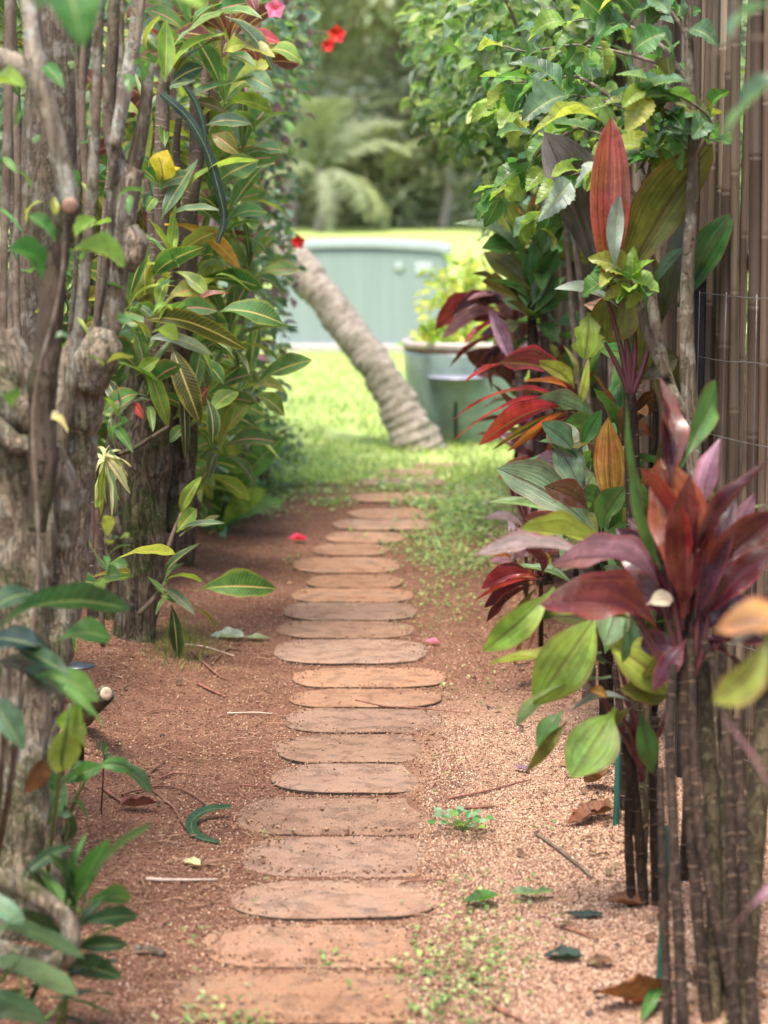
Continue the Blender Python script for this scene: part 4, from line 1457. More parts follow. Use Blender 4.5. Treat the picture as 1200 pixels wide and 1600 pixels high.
# leaves that sprout from the gnarled tree and the vine on it
vine = Thing('climbing_vine', 'green leaves of a creeper sprouting round the lopped branches at top left', 'vine', tuple(P(60, 1200, 4.1)))
limb(vine, 'stem', [(20, 1180, 8), (60, 900, 8), (52, 640, 8), (92, 460, 7), (100, 330, 6), (70, 120, 6), (60, -20, 6)], BARK['twig'], 4.08, n=30, sides=6)
leaves(vine, [(40, 335, 86, 378, 34, 'gn', {'n': (.2, -1, .4)}), (6, 388, 64, 436, 32, 'gn'), (108, 392, 194, 416, 22, 'lm', {'n': (0, -.5, 1)}), (116, 372, 150, 342, 20, 'lm'), (86, 338, 84, 308, 14, 'yg'),
              (70, 100, 98, 138, 26, 'gn'), (-14, 132, 40, 138, 30, 'lm', {'n': (0, -.6, 1)}), (22, 204, 34, 178, 16, 'gn'), (20, 640, 34, 616, 18, 'gn'), (78, 655, 106, 676, 16, 'cr'), (84, 528, 110, 528, 18, 'gg')], 'round', 'plain', 4.0)
rv = random.Random(77)
leaves(vine, [(x_, y_, x_ + rv.uniform(-34, 44), y_ + rv.uniform(-24, 50), rv.uniform(10, 17), rv.choice(['gn', 'md', 'lm', 'dk', 'md', 'yg']), {'d': rv.uniform(4.35, 4.9)}) for x_, y_ in [(rv.uniform(-5, 245), rv.choice([rv.uniform(10, 330), rv.uniform(330, 520)])) for _ in range(44)] + [(rv.uniform(140, 200), rv.uniform(520, 960)) for _ in range(22)]], 'croton', 'plain', 4.5, seed=31)
nv_ = Thing('broad_leaf_branch', 'out of focus broad green leaves hanging in at the top left corner', 'branch', tuple(P(140, -160, 2.9)))
limb(nv_, 'stem', [(60, -120, 12), (110, -50, 10), (180, -20, 9), (320, -40, 8)], BARK['twig'], 2.95, n=12, sides=7)
leaves(nv_, [(98, -40, 128, 76, 96, 'gn', {'n': (0, -1, .5), 's': 'oval', 'dz': -.02}), (170, -30, 270, 22, 60, 'gg', {'n': (0, -.3, 1)}), (240, -30, 292, 36, 26, 'md'), (270, -20, 322, 14, 30, 'lm'), (40, -60, 62, 16, 44, 'gg')], 'oval', 'plain', 2.95)

# --- low plants at the left edge
lp1 = Thing('dark_leaf_plant', 'dark glossy leaved plant at the left edge under the gnarled trunk', 'plant', tuple(G(-20, 1420)))
for a in (-.02, .02, .05):
    lp1.add('stem', tube([G(-20, 1420), P(-10 + 600 * a, 1200, 3.85), P(0 + 700 * a, 1040, 3.8)], [.008, .006, .004], BARK['twig'], n=8, sides=6))
leaves(lp1, [(-10, 990, 206, 952, 30, 'dk', {'s': 'croton'}), (90, 1000, 174, 998, 28, 'gn', {'s': 'croton'}), (-20, 1035, 98, 1084, 50, 'bg', {'n': (0, -.2, 1), 's': 'ti'}), (-16, 1090, 38, 1172, 44, 'gg', {'s': 'oval'}),
             (50, 1058, 154, 1096, 24, 'md'), (80, 1064, 166, 1136, 28, 'md'), (20, 1010, 110, 1058, 36, 'dk'), (-20, 960, 60, 930, 44, 'dk'), (-20, 1000, 60, 1010, 60, 'bl'), (10, 1030, -20, 1110, 40, 'dk'),
             (0, 985, 90, 1030, 44, 'bl'), (30, 1050, 90, 1075, 30, 'gg')], 'croton', 'plain', 3.8, nrm=(0, -.4, .9))
lp2 = Thing('lime_leaf_sprig', 'sprig with round translucent lime leaves hanging by the near trunk', 'plant', tuple(G(70, 1400)))
lp2.add('stem', tube([G(70, 1400), P(92, 1220, 3.95), P(110, 1100, 3.9)], [.005, .004, .003], PETIOLE_G, n=8, sides=6))
leaves(lp2, [(104, 1132, 98, 1204, 54, 'yg', {'n': (0, -1, .15), 'a': .05}), (128, 1092, 108, 1150, 52, 'lm', {'n': (0, -1, .4)}), (110, 1098, 140, 1120, 30, 'md'), (132, 1126, 136, 1172, 18, 'yg')], 'round', 'plain', 3.9)
leaves(lp2, [(70, 1180, 40, 1240, 40, 'br', {'m': 'dead', 'n': (.3, -1, .2)})], 'oval', 'plain', 3.92)
lp3 = Thing('small_leaf_plant', 'low seedling with pointed grey green leaves reaching over the soil at left', 'plant', tuple(G(95, 1340)))
lp3.add('stem', tube([G(95, 1340), P(110, 1270, 4.4), P(140, 1205, 4.35)], [.006, .005, .003], PETIOLE_G, n=8, sides=6))
leaves(lp3, [(146, 1194, 236, 1240, 20, 'gg', {'n': (0, -.3, 1)}), (40, 1222, 104, 1262, 26, 'pg'), (50, 1218, 96, 1232, 22, 'md'), (98, 1226, 160, 1196, 24, 'gn'), (150, 1200, 210, 1204, 20, 'gn'), (104, 1240, 70, 1290, 26, 'gn'),
             (100, 1230, 130, 1190, 22, 'gg'), (96, 1250, 84, 1330, 30, 'dk'), (130, 1220, 100, 1180, 20, 'md'), (110, 1250, 140, 1290, 22, 'gn'), (90, 1270, 112, 1275, 22, 'pg')], 'croton', 'plain', 4.3)
sdl = Thing('tiny_seedling', 'tiny upright seedling on the bare soil left of the curved fallen leaf', 'plant', tuple(G(158, 1270)))
sdl.add('stem', tube([G(158, 1270), P(163, 1180, 4.95)], [.0025, .0015], PETIOLE, n=4, sides=5))
leaves(sdl, [(163, 1190, 180, 1178, 12, 'gn'), (163, 1184, 152, 1172, 12, 'gg'), (163, 1182, 168, 1166, 10, 'md'), (163, 1196, 184, 1196, 10, 'gg')], 'round', 'plain', 4.95)

fern = Thing('strap_fern', 'fern with long glossy finger shaped fronds in the lower left corner', 'fern', tuple(G(90, 1590)))
fd = 3.75
for (bx, by, tx, ty) in ((100, 1600, 118, 1340), (90, 1600, 132, 1400), (60, 1600, 100, 1560), (40, 1620, 20, 1480)):
    fern.add('stem', tube([P(bx, by, fd), P((bx + tx) / 2 + 6, (by + ty) / 2, fd), P(tx, ty, fd)], [.004, .0035, .002], PETIOLE_G, n=8, sides=6))
leaves(fern, [(132, 1412, 240, 1286, 27, 'dk', {'n': (-.4, -.7, .6)}), (130, 1412, 204, 1406, 14, 'gn'), (120, 1448, 216, 1433, 17, 'dk'), (112, 1484, 202, 1476, 17, 'dk'), (60, 1526, 192, 1528, 17, 'dk', {'n': (0, -.4, 1)}), (70, 1560, 174, 1584, 19, 'dk', {'n': (0, -.4, 1)}),
              (124, 1420, 108, 1330, 16, 'dk'), (26, 1380, 112, 1322, 24, 'dk'), (120, 1400, 76, 1334, 22, 'dk'), (116, 1440, 60, 1350, 24, 'gn'), (110, 1440, 120, 1300, 16, 'dk'), (130, 1432, 90, 1400, 16, 'lm'), (110, 1460, 80, 1420, 19, 'dk'),
              (100, 1500, 70, 1440, 22, 'dk'), (120, 1470, 86, 1520, 19, 'dk'), (100, 1520, 50, 1580, 22, 'dk'), (110, 1430, 150, 1368, 12, 'gn'), (96, 1540, 60, 1500, 17, 'dk'), (104, 1500, 196, 1444, 18, 'dk'), (96, 1540, 190, 1500, 18, 'dk'), (110, 1470, 186, 1386, 17, 'dk'), (116, 1420, 170, 1310, 18, 'gn'), (100, 1560, 180, 1556, 19, 'dk'), (90, 1590, 160, 1606, 20, 'dk'), (100, 1450, 30, 1330, 26, 'dk'), (96, 1480, 10, 1420, 26, 'dk'), (90, 1540, 10, 1560, 24, 'dk'), (110, 1410, 136, 1300, 16, 'gn')], 'croton', 'plain', fd, nrm=(0, -.6, .8))
fern2 = Thing('blade_plant', 'clump of grey green blade leaves fanning out at the bottom left edge', 'plant', tuple(G(-60, 1640)))
leaves(fern2, [(-40, 1458, 132, 1498, 9, 'gg'), (-40, 1500, 122, 1556, 9, 'pg'), (-40, 1545, 74, 1602, 12, 'gg'), (-30, 1400, 42, 1448, 34, 'gg', {'n': (0, -.3, 1)}), (-40, 1590, 70, 1596, 14, 'gg'), (-30, 1600, 30, 1500, 18, 'dk'), (-40, 1520, 40, 1420, 16, 'gg'),
               (-40, 1620, 60, 1560, 18, 'dk'), (-30, 1640, 90, 1620, 20, 'gg')], 'strap', 'plain', 3.5)
fern2.add('stem', tube([G(-60, 1640), P(-45, 1500, 3.55)], [.012, .008], PETIOLE_G, n=4, sides=7))

# --- croton with the mossy trunk
cr1 = Thing('croton_shrub', 'croton with long yellow veined leaves on a thick mossy trunk', 'croton', tuple(G(205, 1025)))
cd1 = 7.15
limb(cr1, 'trunk', [(200, 1040, 96), (212, 980, 70), (222, 880, 66), (226, 800, 70), (228, 720, 74), (240, 640, 66), (268, 560, 56), (286, 480, 40)], BARK['moss'], cd1, n=50, sides=18, lump=.2, lfreq=9, seed=31)
limb(cr1, 'trunk', [(262, 830, 30), (284, 760, 40), (290, 680, 40), (284, 610, 34), (290, 540, 26)], BARK['moss'], cd1 + .1, n=30, sides=12, lump=.16, lfreq=11, seed=32)
limb(cr1, 'trunk', [(168, 1040, 60), (165, 940, 50), (175, 840, 46), (180, 740, 44), (196, 640, 40), (215, 560, 32)], BARK['moss'], cd1 + .25, n=30, sides=12, lump=.2, lfreq=11, seed=33)
for i, rows in enumerate(([(262, 560, 28), (256, 430, 24), (252, 300, 24), (254, 160, 22), (258, 125, 16)], [(288, 500, 24), (286, 380, 22), (304, 260, 21), (306, 150, 20)], [(272, 520, 18), (276, 380, 14), (275, 240, 12), (280, 180, 10)], [(296, 470, 22), (300, 330, 18), (318, 200, 16), (322, 90, 14)],
                          [(232, 540, 20), (238, 420, 17), (236, 330, 14), (228, 280, 10)])):
    limb(cr1, 'stem', rows, BARK['cane'], cd1 - .06 + .04 * i, n=30, sides=9, lump=.05, seed=34 + i)
leaves(cr1, [
    (258, 128, 260, 30, 31, 'lm', {'n': (0, -1, .2), 'a': .05, 'f': .2}), (266, 120, 354, 52, 36, 'lm', {'n': (.3, -.3, 1)}), (270, 122, 350, 60, 29, 'dol', {'dz': .06}), (272, 70, 354, 16, 36, 'pg', {'n': (-.3, -.6, .8)}), (288, 154, 414, 120, 36, 'gn', {'m': 'crotonp', 'n': (0, -.8, .6)}),
    (352, 26, 428, 114, 25, 'gg', {'a': .16}), (416, 80, 470, 96, 34, 'lm', {'n': (0, -.5, .9)}), (418, 96, 468, 100, 25, 'ro', {'m': 'crotonp'}), (322, 196, 394, 194, 27, 'gg', {'n': (0, -.8, .6)}), (288, 300, 406, 250, 36, 'lm', {'n': (-.1, -.7, .7)}), (330, 296, 404, 252, 34, 'md', {'dz': .08}),
    (252, 342, 310, 248, 31, 'gg', {'n': (-.3, -.9, .3)}), (248, 286, 262, 234, 49, 'yl', {'n': (.1, -1, .3), 's': 'ti'}), (250, 282, 282, 262, 29, 'yl', {'n': (0, -.4, 1)}), (256, 352, 376, 420, 17, 'og', {'s': 'strap', 'a': .14, 'n': (.3, -.3, .9)}), (236, 440, 318, 386, 18, 'gn', {'a': .14}), (226, 476, 228, 392, 34, 'yg', {'n': (0, -1, .1), 's': 'strap'}),
    (196, 484, 248, 460, 27, 'bg', {'n': (0, -.3, 1)}), (240, 502, 337, 436, 16, 'lm', {'a': .16}), (334, 432, 394, 458, 17, 'md', {'a': .18}), (262, 340, 347, 330, 18, 'gg'), (258, 232, 256, 192, 13, 'gn'), (252, 300, 240, 232, 16, 'md'), (248, 290, 220, 262, 16, 'gn'), (248, 298, 300, 274, 20, 'pg'), (244, 310, 228, 330, 18, 'md'),
    (266, 132, 318, 104, 27, 'dk'), (264, 136, 300, 128, 25, 'gg'), (230, 80, 250, 24, 27, 'yg'), (300, 30, 268, -10, 24, 'lm'), (300, 36, 350, 6, 25, 'gn'), (330, 20, 390, 4, 25, 'gn', {'m': 'crotonp'}), (340, 30, 410, 30, 25, 'md'), (380, 50, 440, 68, 29, 'rd', {'m': 'crotonp'}), (360, 60, 402, 96, 25, 'bd', {'m': 'crotonp'}),
    (372, 70, 430, 90, 27, 'yg', {'m': 'crotonp'}), (350, 84, 384, 70, 18, 'yg'), (356, 90, 400, 104, 22, 'gn', {'m': 'crotonp'}), (380, 118, 428, 142, 31, 'pg'), (300, 160, 356, 178, 29, 'ol', {'m': 'crotonp'}), (410, 90, 440, 66, 22, 'yg'), (330, 210, 372, 240, 25, 'ol', {'m': 'crotonp'}), (400, 20, 384, -14, 22, 'bd', {'m': 'crotonp'})],
    'croton', 'croton', cd1 - .12, nrm=(0, -.7, .7), seed=1)
# long dark straps
for rows, w_ in (([(252, 146), (292, 182), (322, 232), (340, 290), (350, 340), (340, 380)], 15), ([(290, 136), (306, 160), (318, 196), (322, 238)], 9)):
    pts, _ = catmull([P(x, y, cd1 - .2) for x, y in rows], 24)
    V_, F_, U_ = [], [], []
    for i, p in enumerate(pts):
        t_ = i / 24
        w2 = M(w_, cd1) * .5 * (math.sin(math.pi * (0.15 + .8 * t_)) ** .5)
        tg = (pts[min(i + 1, 24)] - pts[max(i - 1, 0)]).normalized()
        sd = tg.cross(Vector((0, -1, .25))).normalized()
        for a in (-1, 0, 1):
            V_.append(p + sd * a * w2 + Vector((0, -.004 if a == 0 else 0, 0)))
            U_.append(((a + 1) / 2, t_))
    F_ = [(i * 3 + j, i * 3 + j + 1, i * 3 + j + 4, i * 3 + j + 3) for i in range(24) for j in range(2)]
    cr1.add('leaf', mesh_from('leaf', V_, F_, LM['plain'], uv=U_), color=C['bl'])
leaves(cr1, [
    (232, 530, 334, 556, 9, 'sv', {'s': 'strap', 'a': .16}), (228, 500, 388, 548, 16, 'dol', {'s': 'strap', 'a': .16}), (338, 488, 442, 506, 26, 'gn', {'a': .1, 'n': (0, -.4, 1)}), (322, 512, 368, 562, 32, 'pg', {'n': (.2, -.7, .7)}), (226, 560, 263, 668, 26, 'lm', {'n': (.2, -1, .1), 'a': .1}),
    (178, 565, 252, 597, 15, 'md', {'n': (0, -.6, .8)}), (268, 540, 314, 664, 38, 'dol', {'n': (0, -1, .2), 'a': .14}), (286, 606, 290, 722, 18, 'bl', {'s': 'strap', 'n': (0, -1, 0)}), (322, 622, 332, 690, 16, 'dk'), (326, 648, 372, 612, 30, 'lm', {'n': (0, -.6, .8)}), (166, 592, 188, 634, 22, 'bl'), (196, 624, 238, 626, 16, 'bl', {'a': .1}),
    (174, 648, 180, 702, 15, 'gg'), (206, 628, 224, 654, 12, 'rd', {'m': 'crotonp'}), (90, 512, 106, 440, 26, 'lm', {'d': 6.2}), (84, 500, 100, 470, 28, 'lm', {'d': 6.2}), (166, 500, 196, 458, 18, 'yg'), (170, 480, 184, 510, 16, 'yg'), (210, 590, 250, 560, 16, 'lm'), (220, 560, 252, 534, 14, 'gn'), (232, 540, 212, 500, 18, 'md'),
    (240, 520, 290, 470, 16, 'md'), (250, 510, 200, 470, 14, 'gg'), (260, 470, 320, 452, 20, 'yg', {'m': 'crotonp'}), (270, 500, 340, 486, 18, 'gn', {'m': 'crotonp'}), (300, 480, 358, 458, 14, 'ro', {'m': 'crotonp'}), (310, 540, 332, 590, 18, 'lm'), (330, 600, 300, 650, 16, 'ro', {'m': 'crotonp'}), (310, 560, 350, 600, 18, 'md', {'n': (.4, -.7, .5)}),
    (282, 802, 315, 744, 22, 'lm', {'n': (-.2, -1, .3)}), (276, 832, 308, 796, 24, 'lm', {'n': (0, -.6, .7)}), (280, 838, 344, 806, 18, 'gg', {'m': 'crotonp'}), (284, 824, 352, 818, 14, 'gg'), (258, 900, 314, 848, 24, 'dk', {'n': (-.3, -.8, .5)}), (256, 910, 318, 910, 12, 'lm', {'a': .2}), (310, 922, 432, 920, 26, 'md', {'n': (0, -.55, .85), 'a': .05, 'dz': -.1}),
    (268, 944, 277, 1026, 22, 'dk', {'n': (0, -1, .1)}), (288, 946, 338, 984, 11, 'ol', {'a': .2}), (256, 920, 306, 962, 18, 'gg', {'m': 'crotonp'}), (258, 930, 230, 900, 16, 'gn'), (262, 922, 290, 880, 18, 'gn'), (250, 930, 290, 944, 18, 'md'), (262, 934, 244, 962, 16, 'gn'),
    (124, 818, 171, 892, 18, 'gg', {'d': 5.9, 'n': (-.3, -.8, .5)}), (170, 882, 274, 866, 9, 'yg', {'d': 5.9, 'a': .16}), (128, 908, 204, 894, 14, 'ol', {'d': 5.6}), (108, 942, 206, 900, 24, 'gn', {'d': 5.4, 'n': (0, -.5, .9)}), (108, 916, 152, 912, 26, 'gn', {'d': 5.3}), (120, 860, 130, 810, 16, 'gn', {'d': 6.0}), (112, 950, 130, 880, 14, 'dk', {'d': 5.6})],
    'croton', 'croton', cd1 - .22, nrm=(0, -.6, .8), seed=2)
limb(cr1, 'branch', [(216, 960, 8), (236, 940, 8), (258, 912, 7), (262, 890, 5)], BARK['twig'], cd1 - .2, n=10, sides=7)
limb(cr1, 'branch', [(262, 860, 8), (272, 830, 7), (284, 800, 5)], BARK['twig'], cd1 - .2, n=8, sides=7)
limb(cr1, 'branch', [(176, 712, 9), (210, 700, 8), (264, 666, 5)], BARK['dark'], cd1 - .3, n=8, sides=7)
for k, (px, py, nn, dd_) in enumerate(((300, 200, 12, 7.3), (330, 300, 12, 7.35), (310, 420, 12, 7.3), (250, 490, 12, 7.25), (300, 520, 12, 7.35), (325, 610, 10, 7.4), (360, 60, 14, 7.3), (300, 60, 12, 7.35), (350, 150, 12, 7.2), (380, 230, 12, 7.35), (350, 350, 12, 7.25), (390, 420, 12, 7.4), (270, 400, 11, 7.0), (360, 520, 12, 7.3), (300, 640, 11, 7.15), (230, 600, 10, 6.95), (200, 470, 11, 6.9), (345, 690, 11, 7.5), (390, 600, 11, 7.6), (230, 180, 10, 7.2))):
    rosette(cr1, P(px, py, dd_), nn, M(96, dd_), M(13, dd_), 'croton', ['croton', 'crotonp'][k % 2], [['gn', 'md', 'lm', 'md', 'yg'], ['gn', 'md', 'gn', 'lm']][k % 2] if k != 6 else ['bd', 'ro', 'yg', 'ol'], (70, -40), seed=50 + k, stemdrop=.06)

vr = Thing('song_of_india', 'small plant with cream and green striped leaves beside the mossy trunk', 'plant', tuple(G(160, 1010)))
vr.add('stem', tube([G(160, 1010), P(158, 860, 6.9), P(162, 716, 6.85)], [.009, .008, .006], BARK['cane'], n=8, sides=7))
leaves(vr, [(164, 716, 198, 758, 9, 'cr'), (164, 716, 190, 738, 8, 'cr'), (164, 718, 150, 795, 9, 'cr'), (164, 718, 166, 788, 9, 'cr'), (164, 718, 180, 800, 10, 'pg'), (164, 714, 182, 712, 9, 'cr'), (164, 716, 140, 740, 9, 'cr'), (164, 714, 152, 700, 8, 'cr'), (164, 714, 172, 696, 8, 'cr'), (164, 718, 138, 770, 9, 'cr'), (164, 714, 186, 722, 8, 'cr'), (164, 716, 176, 756, 8, 'cr'), (164, 716, 134, 716, 8, 'cr'), (166, 716, 200, 744, 10, 'cr'), (166, 716, 204, 772, 9, 'cr'), (168, 712, 194, 706, 9, 'cr'), (166, 718, 174, 812, 9, 'cr'), (166, 718, 158, 806, 8, 'yg'), (170, 714, 206, 730, 9, 'cr'), (168, 716, 188, 784, 9, 'cr')],
       'strap', 'stripe', 6.8, nrm=(0, -.6, .7))
vr2 = Thing('song_of_india', 'cream striped leaf tuft high up between the forked stems', 'plant', tuple(P(140, 1000, 6.4)))
vr2.add('stem', tube([P(140, 1000, 6.4), P(150, 500, 6.4), P(186, 110, 6.4)], [.010, .008, .005], BARK['cane'], n=12, sides=7))
leaves(vr2, [(186, 110, 176 + 30 * math.cos(a * 1.0), 96 + 42 * math.sin(a * 1.0), 12, 'cr') for a in range(9)] + [(186, 60, 180 + 26 * math.cos(a * 1.1), 50 + 40 * math.sin(a * 1.1), 12, 'yg') for a in range(8)], 'strap', 'stripe', 6.4)

# --- background crotons and hedge shrubs of the left border
def croton_back(base, h, label, seed, cols, mat, crowns=7):
    r = random.Random(seed)
    th = Thing('croton_shrub', label, 'croton', tuple(base))
    for k in range(crowns):
        a = k * 2.4 + seed
        top_ = base + Vector((math.cos(a) * r.uniform(.08, .34), math.sin(a) * r.uniform(.08, .3), h * r.uniform(.25, 1)))
        th.add('stem', tube([base + Vector((.03 * math.cos(a), .03 * math.sin(a), -.02)), base.lerp(top_, .55) + Vector((r.gauss(0, .04), r.gauss(0, .04), 0)), top_], [.019, .015, .008], BARK['cane'], n=14, sides=8, lump=.05, seed=k))
        for q in range(3):
            cc = top_ - Vector((0, 0, q * .16))
            rosette(th, cc, 11, .22, .026, 'croton', mat, cols, (75 - 30 * q, -35), seed=seed * 9 + k * 3 + q, hi=False, stemdrop=.1)
    return th


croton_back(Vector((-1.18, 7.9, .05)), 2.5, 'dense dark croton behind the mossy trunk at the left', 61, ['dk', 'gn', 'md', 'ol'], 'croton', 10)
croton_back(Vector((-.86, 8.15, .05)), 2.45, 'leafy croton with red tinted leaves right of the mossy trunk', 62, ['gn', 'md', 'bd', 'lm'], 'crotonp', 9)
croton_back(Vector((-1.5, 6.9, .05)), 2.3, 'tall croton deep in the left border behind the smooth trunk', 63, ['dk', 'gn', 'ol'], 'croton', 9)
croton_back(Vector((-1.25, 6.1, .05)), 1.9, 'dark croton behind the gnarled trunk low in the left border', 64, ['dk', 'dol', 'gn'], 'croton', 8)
croton_back(Vector((-.78, 8.7, .05)), 1.1, 'low bright green croton beside the path past the mossy trunk', 65, ['md', 'lm', 'gn'], 'croton', 6)
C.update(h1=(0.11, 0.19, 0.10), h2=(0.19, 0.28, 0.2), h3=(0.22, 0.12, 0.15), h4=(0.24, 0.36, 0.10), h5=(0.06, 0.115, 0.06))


def hedge_shrub(base, blobs, n, label, seed, cols, size=(.04, .078), nparts=260, name='hedge_shrub', shape='round', mat='plain', wr=.72):
    th = Thing(name, label, 'shrub', tuple(base))
    r = random.Random(seed)
    for k in range(6):
        c, rad = blobs[k % len(blobs)]
        a = k * 2.4
        e = Vector(c) + Vector((math.cos(a) * rad[0] * .7, math.sin(a) * rad[1] * .6, rad[2] * r.uniform(.1, .8)))
        b = Vector(base) + Vector((.05 * math.cos(a), .05 * math.sin(a), -.02))
        th.add('stem', tube([b, Vector((b.x * .8 + e.x * .2, b.y * .6 + e.y * .4, b.z * .45 + e.z * .55)) + Vector((r.gauss(0, .04), r.gauss(0, .04), .05)), e], [.016, .011, .004], BARK['twig'], n=10, sides=7, lump=.08, seed=k))
    leaf_cloud(th, blobs, n, size, wr, shape, mat, cols, seed, nparts, .35, .3)
    return th


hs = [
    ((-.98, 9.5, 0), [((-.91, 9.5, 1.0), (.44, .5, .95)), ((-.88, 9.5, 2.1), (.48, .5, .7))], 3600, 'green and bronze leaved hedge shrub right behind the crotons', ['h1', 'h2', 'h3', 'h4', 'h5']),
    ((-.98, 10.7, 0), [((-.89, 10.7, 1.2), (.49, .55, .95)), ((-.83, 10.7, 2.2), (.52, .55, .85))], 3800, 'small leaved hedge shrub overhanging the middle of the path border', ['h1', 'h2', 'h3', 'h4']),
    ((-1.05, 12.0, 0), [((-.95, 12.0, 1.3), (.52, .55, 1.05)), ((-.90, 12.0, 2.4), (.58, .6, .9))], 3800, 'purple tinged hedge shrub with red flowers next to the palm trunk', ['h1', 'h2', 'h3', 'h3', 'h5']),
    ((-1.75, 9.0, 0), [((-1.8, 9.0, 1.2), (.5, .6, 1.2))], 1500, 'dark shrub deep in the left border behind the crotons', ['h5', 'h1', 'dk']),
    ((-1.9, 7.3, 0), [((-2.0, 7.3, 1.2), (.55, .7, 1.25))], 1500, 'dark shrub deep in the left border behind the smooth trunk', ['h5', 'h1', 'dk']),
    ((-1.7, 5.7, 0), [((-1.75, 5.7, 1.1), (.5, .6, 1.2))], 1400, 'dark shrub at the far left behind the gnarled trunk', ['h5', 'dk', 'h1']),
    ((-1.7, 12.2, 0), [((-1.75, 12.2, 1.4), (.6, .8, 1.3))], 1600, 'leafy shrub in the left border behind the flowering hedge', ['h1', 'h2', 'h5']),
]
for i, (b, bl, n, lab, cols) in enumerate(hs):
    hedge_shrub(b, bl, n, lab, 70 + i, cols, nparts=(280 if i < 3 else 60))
hedge_shrub((-.72, 10.1, 0), [((-.70, 10.1, .35), (.20, .4, .34))], 700, 'low leafy undergrowth shrub at the foot of the hedge', 80, ['h1', 'md', 'h4', 'gn'], (.04, .08), 200, shape='croton', wr=.3)
hedge_shrub((-.62, 11.3, 0), [((-.62, 11.3, .22), (.22, .4, .22))], 500, 'sprawling low shrub with small leaves at the lawn edge by the hedge', 81, ['h1', 'h2', 'h4'], (.03, .05), 150)
rosette(Thing('strap_lily', 'arching strap leaved lily at the foot of the left hedge', 'plant', (-.70, 9.7, .03)), Vector((-.70, 9.7, .08)), 16, .36, .035, 'strap', 'plain', ['md', 'gn', 'lm'], (80, 5), seed=9, up=0)

# hibiscus flowers on the hedge
FLC = (0.62, 0.012, 0.03)


def flower(px, py, d, s, label, col=FLC):
    c = P(px, py, d)
    th = Thing('hibiscus_flower', label, 'flower', tuple(c))
    for k in range(5):
        a = k * 2 * math.pi / 5 + .3
        tip = c + Vector((math.cos(a) * s, -s * .45, math.sin(a) * s))
        th.add('petal', leaf_mesh('round', 'petal', .14, .1, .05, 0, 0, 'mid', k), leaf_matrix(c, tip, s * .95, (-math.cos(a) * .3, -1, -math.sin(a) * .3)), jit(col, .15))
    th.add('stamen', tube([c, c + Vector((s * .2, -s * 1.1, s * .15))], [s * .05, s * .03], LM['petal'], 'stamen', n=4, sides=6), color=(.7, .2, .05))


flower(526, 54, 11.4, M(15, 11.4), 'red hibiscus flower uppermost in the gap, hanging from the hedge')
flower(512, 72, 11.4, M(11, 11.4), 'smaller red hibiscus flower just under the uppermost one')
flower(466, 378, 11.9, M(12, 11.9), 'single red hibiscus flower above the palm trunk')
flower(430, 14, 7.2, M(16, 7.2), 'pink flower at the top of the croton', C['pk'])
fb = Thing('flower_branch', 'bare twig reaching out of the hedge with the uppermost red flowers', 'branch', tuple(P(430, 110, 11.6)))
fb.add('stem', tube([P(400, 130, 11.8), P(450, 60, 11.6), P(500, 50, 11.45), P(526, 56, 11.4)], [.01, .007, .005, .003], BARK['twig'], n=10, sides=6))
leaves(fb, [(450, 60, 480, 30, 22, 'h1'), (470, 55, 500, 20, 20, 'h2'), (440, 70, 470, 96, 22, 'h1'), (480, 52, 470, 84, 18, 'h4'), (430, 90, 460, 130, 22, 'h1')], 'round', 'plain', 11.5)

# cut log, root, twigs at left
lg = Thing('cut_stump', 'short sawn off log end with a pale cut face by the soil edge', 'log', tuple(G(160, 1128)))
limb(lg, 'log', [(130, 1120, 34, 5.9), (146, 1100, 34, 5.75), (164, 1086, 30, 5.6)], BARK['gnarl'], 5.7, n=14, sides=14, lump=.12, lfreq=14, seed=3)
lg.add('cut_face', lathe([(M(11, 5.58), 0), (M(10, 5.58), .003), (M(4, 5.58), .004)], 14, flat_mat('pale_cut', (.55, .42, .29), .8, scale=70), 'cut_face'), Matrix.Translation(P(166, 1084, 5.58)) @ Matrix.Rotation(R(80), 4, 'X') @ Matrix.Rotation(R(35), 4, 'Y'))
single('root', tube([P(330, 748, 10.6), P(362, 768, 10.4), P(392, 780, 10.2), P(412, 790, 10.2)], [.03, .03, .032, .02], BARK['lichen'], 'root', n=16, sides=10, lump=.2, lfreq=12), 'thick brown root running down the bank under the hedge', 'root')

# ================================================================== RIGHT SIDE
# --- nearest ti plant with purple-red crown
t1 = Thing('ti_plant', 'near ti plant with a big purple and red leaf crown', 'ti plant', tuple(P(1080, 1700, 3.75)))
d1 = 4.15
for rows, mt in (([(1118, 1720, 26), (1096, 1500, 24), (1080, 1300, 23), (1070, 1150, 22), (1066, 1060, 22), (1070, 960, 18)], 'ti'), ([(1172, 1720, 25), (1146, 1560, 22), (1112, 1400, 21), (1092, 1290, 21), (1084, 1150, 18), (1078, 1000, 15)], 'ti'),
                 ([(1072, 1720, 25), (1062, 1500, 23), (1052, 1300, 21), (1046, 1150, 20), (1052, 1040, 16)], 'ti'), ([(1156, 1720, 24), (1146, 1500, 22), (1142, 1280, 21), (1130, 1100, 18), (1100, 1000, 14)], 'ti'), ([(1040, 1720, 20), (1042, 1560, 19), (1036, 1380, 17), (1032, 1200, 14)], 'ti'), ([(1190, 1720, 24), (1170, 1500, 21), (1160, 1300, 20), (1150, 1120, 16)], 'ti')):
    limb(t1, 'stem', [(a_, b_, c_ * .86, 3.70 + (1720 - b_) / 760 * .44 + .012 * (rows[0][0] % 7)) for a_, b_, c_ in rows], BARK[mt], d1, n=90, sides=11, lump=.08, lfreq=20, ring=.04, ringlen=.026, seed=len(rows))
